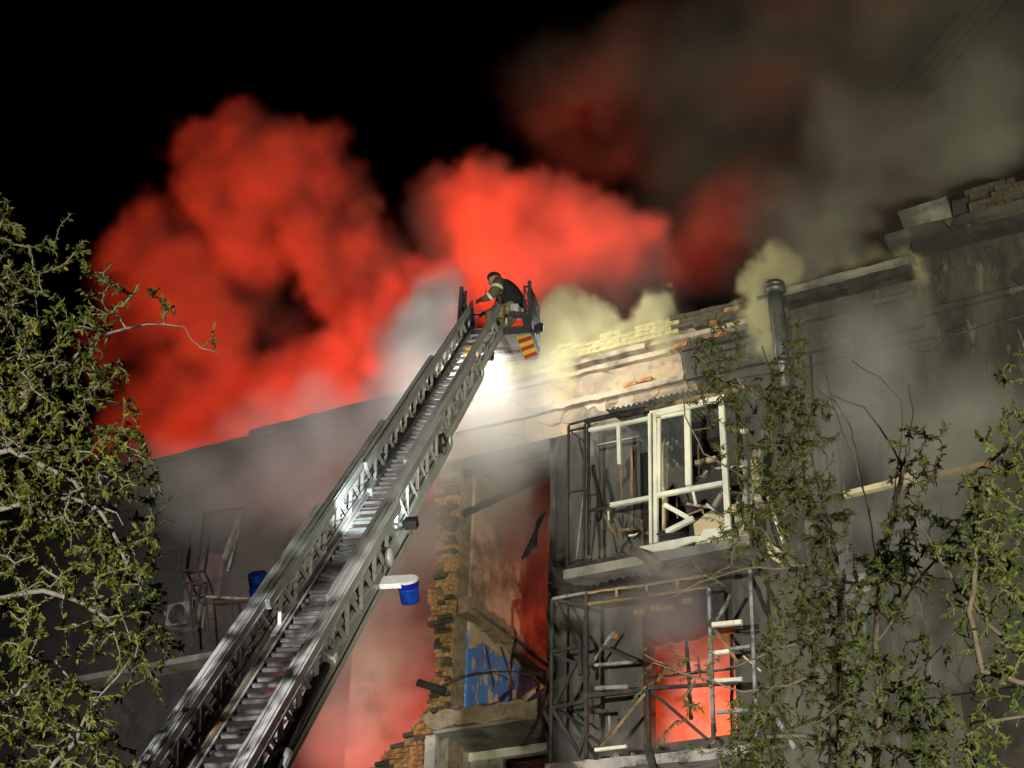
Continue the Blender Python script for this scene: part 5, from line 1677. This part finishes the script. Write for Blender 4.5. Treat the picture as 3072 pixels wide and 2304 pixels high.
DARK = [(-16.78, 10.5, 30.77, 0.87, 0.6), (-15.96, 10.5, 31.09, 0.99, 0.7), (-15.28, 10.5, 29.16, 1.32, 0.6), (-13.83, 10.5, 30.59, 1.21, 0.8), (-14.48, 10.5, 31.62, 0.74, 0.7), (-13.11, 10.5, 28.39, 1.52, 0.6), (-11.82, 10.5, 29.83, 1.54, 0.8), (-11.09, 9.5, 26.03, 1.64, 0.6), (-12.1, 8.5, 24.52, 1.06, 0.6), (-9.68, 10.5, 29.02, 1.74, 0.9), (-9.31, 9.5, 25.56, 1.61, 0.7), (-10.04, 7.5, 22.26, 1.09, 0.7), (-10.51, 6.5, 21.1, 0.86, 0.6), (-8.82, 7.5, 22.12, 1.17, 0.8), (-7.97, 10.5, 27.4, 1.68, 1.0), (-7.7, 9.5, 24.26, 1.46, 0.8), (-6.18, 10.5, 27.83, 1.57, 1.0), (-6.21, 9.5, 24.76, 1.47, 0.9), (-7.7, 7.5, 21.32, 0.96, 0.8), (-5.12, 10.5, 25.97, 1.3, 0.8), (-4.66, 10.5, 28.07, 1.12, 0.8), (-6.9, 10.5, 29.38, 1.38, 1.0), (-9.35, 10.5, 30.51, 1.42, 0.9), (-11.75, 10.5, 31.47, 1.09, 0.7), (-5.31, 9.5, 22.99, 1.02, 0.6), (-8.79, 6.5, 20.16, 0.65, 0.9), (-6.86, 8.5, 22.26, 0.79, 0.7), (-8.95, 5.5, 20.91, 0.5, 1.2), (-8.61, 5.5, 20.27, 0.45, 1.2), (-6.83, 0.9, 16.68, 0.44, 0.9), (-6.18, 1.0, 16.72, 0.44, 0.9), (-5.82, 1.2, 17.26, 0.52, 0.8), (-6.56, 1.2, 17.58, 0.53, 0.8), (-5.22, 1.2, 17.34, 0.45, 0.9), (-4.56, 1.2, 17.39, 0.45, 0.9), (-3.89, 1.2, 17.62, 0.49, 0.9), (-7.19, 1.2, 17.5, 0.46, 0.9), (-5.41, 0.8, 16.33, 0.29, 0.8), (-4.26, 1.6, 18.46, 0.62, 0.8), (-7.7, 1.0, 16.99, 0.38, 0.6), (-6.13, 2.0, 18.6, 0.63, 0.8), (-5.17, 2.0, 18.76, 0.63, 0.8), (-7.58, 2, 18.78, 0.56, 0.8), (-5.64, 3, 20.48, 0.75, 0.8), (-4.27, 3, 20.4, 0.75, 0.8), (-6.63, 3, 20.63, 0.76, 0.7)]
PUFFS_LAMP = [(-10.97, 0.0, 15.71, 0.27, 1.0), (-10.89, 0, 16.04, 0.27, 1.0), (-10.99, 0.1, 16.43, 0.2, 0.8), (-10.75, 0.1, 16.42, 0.23, 1.0), (-10.5, 0.1, 16.38, 0.17, 1.0), (-10.32, 0.1, 16.07, 0.15, 0.8), (-10.1, 0.0, 15.94, 0.16, 0.9), (-9.9, 0, 15.84, 0.15, 0.9), (-9.74, 0, 15.67, 0.13, 0.8), (-10.55, -0.1, 15.8, 0.22, 0.9), (-10.11, -0.1, 15.58, 0.19, 0.8), (-9.71, -0.1, 15.41, 0.16, 0.8), (-9.48, -0.1, 15.32, 0.13, 0.7), (-10.33, -0.2, 15.35, 0.16, 0.7), (-9.93, -0.2, 15.29, 0.14, 0.6), (-10.64, -0.3, 15.13, 0.19, 1.0), (-10.54, -0.3, 14.85, 0.12, 0.9), (-10.48, -0.3, 14.64, 0.07, 0.9), (-9.42, 0, 15.69, 0.17, 1.0), (-9.28, 0.0, 15.86, 0.18, 1.0), (-9.03, 0.0, 15.84, 0.15, 1.0), (-9.06, -0.1, 15.49, 0.17, 1.0), (-8.93, -0.2, 15.15, 0.14, 1.0), (-8.88, -0.2, 14.94, 0.09, 1.0), (-8.86, -0.2, 14.78, 0.06, 1.0), (-10.99, -0.2, 15.31, 0.26, 0.6), (-11.48, -0.2, 15.26, 0.3, 0.5), (-12.0, -0.2, 15.39, 0.3, 0.4), (-8.76, 0, 15.47, 0.12, 0.6), (-8.53, 0, 15.45, 0.1, 0.6)]
PUFFS_END = [(-7.45, 0, 15.78, 0.16, 1.0), (-7.38, 0, 16.05, 0.17, 1.0), (-7.2, 0.1, 16.21, 0.19, 1.0), (-6.98, 0.1, 16.12, 0.14, 1.0), (-7.01, 0, 15.73, 0.18, 1.0), (-7.24, -0.1, 15.45, 0.21, 1.0), (-7.33, -0.2, 15.1, 0.2, 1.0), (-7.29, -0.2, 14.78, 0.17, 1.0), (-7.16, -0.2, 14.46, 0.12, 0.8), (-6.73, 0.1, 15.38, 0.1, 0.7), (-6.67, 0.1, 15.57, 0.1, 0.7), (-6.64, 0.2, 15.87, 0.1, 0.6), (-6.48, 0.1, 15.44, 0.08, 0.6), (-6.39, 0.1, 15.66, 0.08, 0.6), (-6.4, 0.3, 16.03, 0.1, 0.5), (-6.25, 0.1, 15.44, 0.08, 0.6), (-6.17, 0.2, 15.69, 0.09, 0.6), (-6.14, 0.3, 15.99, 0.1, 0.4), (-5.15, 0, 15.65, 0.17, 0.5), (-4.99, -0.1, 15.26, 0.1, 0.6), (-5.04, -0.1, 15.44, 0.11, 0.6), (-8.07, 0, 15.41, 0.11, 0.6), (-7.77, 0, 15.39, 0.11, 0.6), (-8.53, 0, 15.42, 0.11, 0.6), (-8.3, 0, 15.43, 0.1, 0.6), (-5.65, 0.3, 15.89, 0.21, 0.3), (-5.94, 0.3, 15.81, 0.18, 0.3)]
HAZE = [(-12.13, -0.8, 14.45, 0.87, 0.9), (-11.55, -0.6, 13.6, 0.78, 0.9), (-12.6, -0.9, 13.37, 0.79, 0.9), (-12.89, -1, 12.37, 0.7, 0.9), (-13.21, -0.6, 14.97, 0.9, 0.9), (-11.3, -0.8, 14.25, 0.78, 0.7), (-11.85, -0.3, 12.85, 0.57, 0.7), (-14.17, -0.8, 14.08, 0.9, 0.8), (-15.29, -0.7, 13.87, 0.99, 0.7), (-16.88, -0.7, 13.86, 0.94, 0.6), (-18.13, -0.7, 14.38, 0.81, 0.5), (-13.96, -0.9, 12.39, 0.72, 0.7), (-16.32, -0.5, 15.14, 0.72, 0.6), (-15.0, -0.5, 15.1, 0.62, 0.7), (-16.21, -0.7, 12.33, 0.83, 0.4), (-8.45, -1.3, 10.77, 0.5, 0.45), (-9.82, -0.6, 10.86, 0.53, 0.4), (-9.62, -0.6, 8.69, 0.32, 1.2), (-10.24, -0.6, 8.84, 0.29, 1.0), (-9.01, -0.6, 8.61, 0.25, 0.8), (-8.81, -0.5, 10.52, 0.52, 0.5), (-5.74, -0.6, 12.88, 0.84, 0.6), (-5.02, -0.6, 12.29, 0.89, 0.7), (-5.55, -0.6, 11.31, 0.69, 0.7), (-5.69, -0.5, 13.95, 0.66, 0.6), (-4.48, -0.6, 12.72, 0.7, 0.6), (-6.24, -0.6, 10.57, 0.56, 0.6), (-6.34, -0.5, 12.35, 0.52, 0.5), (-5.14, -0.4, 14.47, 0.47, 0.5), (-10.49, -0.8, 13.5, 0.42, 0.5), (-11.89, 0.1, 13.08, 0.47, 0.8), (-11.5, 0.1, 12.63, 0.39, 0.8), (-12.06, 0.1, 12.43, 0.36, 0.5), (-12.36, 0, 13.24, 0.36, 0.7)]
GREY = [(-13.15, -0.5, 15.09, 0.53, 0.8), (-13.45, -0.3, 15.88, 0.54, 0.9), (-13.41, 0, 16.67, 0.51, 1), (-13.46, 0.4, 17.46, 0.44, 1), (-13.44, 0.8, 18.07, 0.33, 0.8), (-13.7, -0.3, 15.5, 0.46, 0.6), (-12.48, -0.5, 15.53, 0.41, 0.9), (-13.06, 0.1, 16.72, 0.39, 0.9), (-14.25, 0.3, 16.77, 0.44, 0.5), (-12.15, -0.5, 14.85, 0.37, 0.8), (-13.87, -0.4, 15.06, 0.46, 0.6), (-10.83, -0.5, 15.28, 0.22, 0.7), (-11.81, -0.5, 14.94, 0.37, 0.7)]
VOID = [(-15.85, 0.9, 14.17, 0.72, 0.7), (-14.99, 1.1, 13.65, 0.87, 0.8), (-14.19, 1.1, 12.66, 0.62, 0.8), (-15.41, 1.3, 12.7, 0.87, 0.8), (-15.89, 1.3, 11.78, 0.87, 0.9), (-14.69, 1.3, 11.59, 0.85, 0.9), (-14.19, 1.3, 10.73, 0.6, 0.8), (-15.23, 1.3, 10.49, 0.84, 0.6), (-12.6, 1.3, 14.02, 0.61, 0.8), (-12.28, 1.7, 13.37, 0.54, 0.6), (-12.51, 1.2, 12.96, 0.45, 0.35), (-12.35, 2.2, 12.67, 0.46, 0.6), (-16.35, 1.3, 12.69, 0.72, 0.8), (-16.49, 1.1, 13.5, 0.57, 0.7)]
FILL = [(-24.46, 10, 25.23, 0.99, 0.35), (-25.19, 10, 26.3, 0.76, 0.3), (-23.45, 10, 24.11, 0.85, 0.35), (-25.71, 10, 25.56, 0.76, 0.3)]


def pick(l, k=1.0, s=1.0):
    return [(x, y, z, r * k, v * s) for x, y, z, r, v in l]


def box_of(l, pad):
    return tuple(min(b[i] - b[3] for b in l) - pad for i in range(3)), tuple(max(b[i] + b[3] for b in l) + pad for i in range(3))


def plume(name, label, blobs, vox, mat_, pad=0.6, ymin=None, **kw):
    lo, hi = box_of(blobs, pad)
    if ymin is not None:
        lo = (lo[0], max(lo[1], ymin), lo[2])
    res = tuple(max(8, int((b - a) / vox)) for a, b in zip(lo, hi))
    return smoke(name, label, blobs, lo, hi, res, mat_, **kw)


M_red = smoke_material('fire_smoke', (0.48, 0.46, 0.45), (0.3, 0.28, 0.27), 2.2)
M_dark = smoke_material('dark_smoke', (0.62, 0.62, 0.53), (0.2, 0.2, 0.18), 0.9)
M_pale = smoke_material('pale_smoke', (0.92, 0.84, 0.50), (0.5, 0.42, 0.2), 7.0)
M_haze = smoke_material('thin_smoke', (0.86, 0.87, 0.86), (0.4, 0.4, 0.4), 2.1)
M_grey = smoke_material('grey_smoke', (0.88, 0.86, 0.85), (0.4, 0.4, 0.4), 3.2)
M_void = smoke_material('room_smoke', (0.8, 0.78, 0.76), (0.35, 0.35, 0.35), 2.3)
plume('smoke', 'bright red billows of smoke rising behind the ladder and cage', pick(LEFT, 1.3) + pick(FILL, 1.3) + pick(MID, 1.28), 0.15, M_red, ymin=4.0, warp=(1.0, 0.38), fine=(0.55, 0.95), extra=((0.3, 2.3),), gain=2.3, seed=1.0)
plume('smoke', 'dim brown and grey smoke drifting over the taller block', [(x, y, z, r, v * (0.35 if x < -7.2 and y > 6 else 1.0)) for x, y, z, r, v in pick(DARK, 1.5)], 0.22, M_dark, ymin=0.35, warp=(1.2, 0.35), fine=(0.6, 0.9), extra=((0.3, 2.1),), gain=2.4, seed=5.0)
plume('smoke', 'pale yellow smoke puffs curling over the lamp-lit parapet', pick(PUFFS_LAMP, 1.7), 0.045, M_pale, pad=0.25, warp=(0.3, 1.4), fine=(0.26, 3.2), extra=((0.13, 7.5),), gain=2.2, seed=2.0)
plume('smoke', 'yellowish smoke column pouring up beside the rain pipe', pick(PUFFS_END, 1.75), 0.05, M_pale, pad=0.25, warp=(0.3, 1.4), fine=(0.26, 3.2), extra=((0.13, 7.5),), gain=2.0, seed=3.0)
plume('smoke', 'thin grey smoke hanging in front of the facade', pick(HAZE, 1.2), 0.16, M_haze, warp=(0.5, 0.6), fine=(0.2, 2.0), gain=1.2, seed=4.0)
plume('smoke', 'whitish smoke lit by the cage lamps left of the cage', pick(GREY, 1.25), 0.12, M_grey, warp=(0.35, 0.8), fine=(0.15, 2.5), gain=1.6, seed=6.0)
plume('smoke', 'reddish smoke filling the collapsed bay and the stair bay', pick(VOID, 1.5), 0.14, M_void, pad=0.3, ymin=0.45, warp=(0.4, 0.7), fine=(0.15, 2.2), gain=1.8, seed=7.0)


plume('smoke', 'glowing red smoke filling the room behind the lower balcony', [(-9.3, 1.4, 9.3, 0.9, 1.0), (-8.5, 1.5, 9.2, 0.9, 1.0), (-8.9, 1.3, 10.1, 0.8, 1.0), (-9.4, 1.2, 8.7, 0.6, 0.8), (-8.2, 1.2, 9.9, 0.7, 0.9)], 0.12, smoke_material('hot_smoke', (0.85, 0.8, 0.78), (0.4, 0.35, 0.3), 1.6), pad=0.0, ymin=0.5, warp=(0.4, 0.9), fine=(0.25, 2.2), gain=2.0, seed=8.0)


# ------------------------------------------------------------------ fires burning inside the building, below the roof line and out of sight
def fire(label, x, y, z, w, col=(1.0, 0.042, 0.007), rad=0.6):
    t = thing('fire', label, 'fire', (x, y, z))
    m = bpy.data.materials.get('flame')
    if m is None:
        m = bpy.data.materials.new('flame')
        m.use_nodes = True
        e = m.node_tree.nodes['Principled BSDF']
        e.inputs['Base Color'].default_value = (0.1, 0.02, 0.005, 1)
        e.inputs['Emission Color'].default_value = (1.0, 0.2, 0.03, 1)
        e.inputs['Emission Strength'].default_value = 4
    for k in range(5):
        r = random.Random(int(x * 10 + k * 7))
        b = MB()
        h = r.uniform(0.5, 1.0) * rad * 1.6
        px, py = r.uniform(-.5, .5) * rad, r.uniform(-.5, .5) * rad
        b.tube([(px + 0.08 * math.sin(i * 1.3 + k), py + 0.06 * math.cos(i + k), -rad + h * i / 6) for i in range(7)], [0.10 * rad / .6, .13 * rad / .6, .14 * rad / .6, .12 * rad / .6, .09 * rad / .6, .05 * rad / .6, .008], 8)
        b.build('flame', m, t, smooth=True)
    d = bpy.data.lights.new('fire_light', 'POINT')
    d.energy, d.color, d.shadow_soft_size = w, col, rad * 0.5
    o = bpy.data.objects.new('fire_light', d)
    C.objects.link(o)
    o.parent = t
    o.location = (0, 0, rad * 0.9)
    return t


for a in FIRES:
    fire(*a)
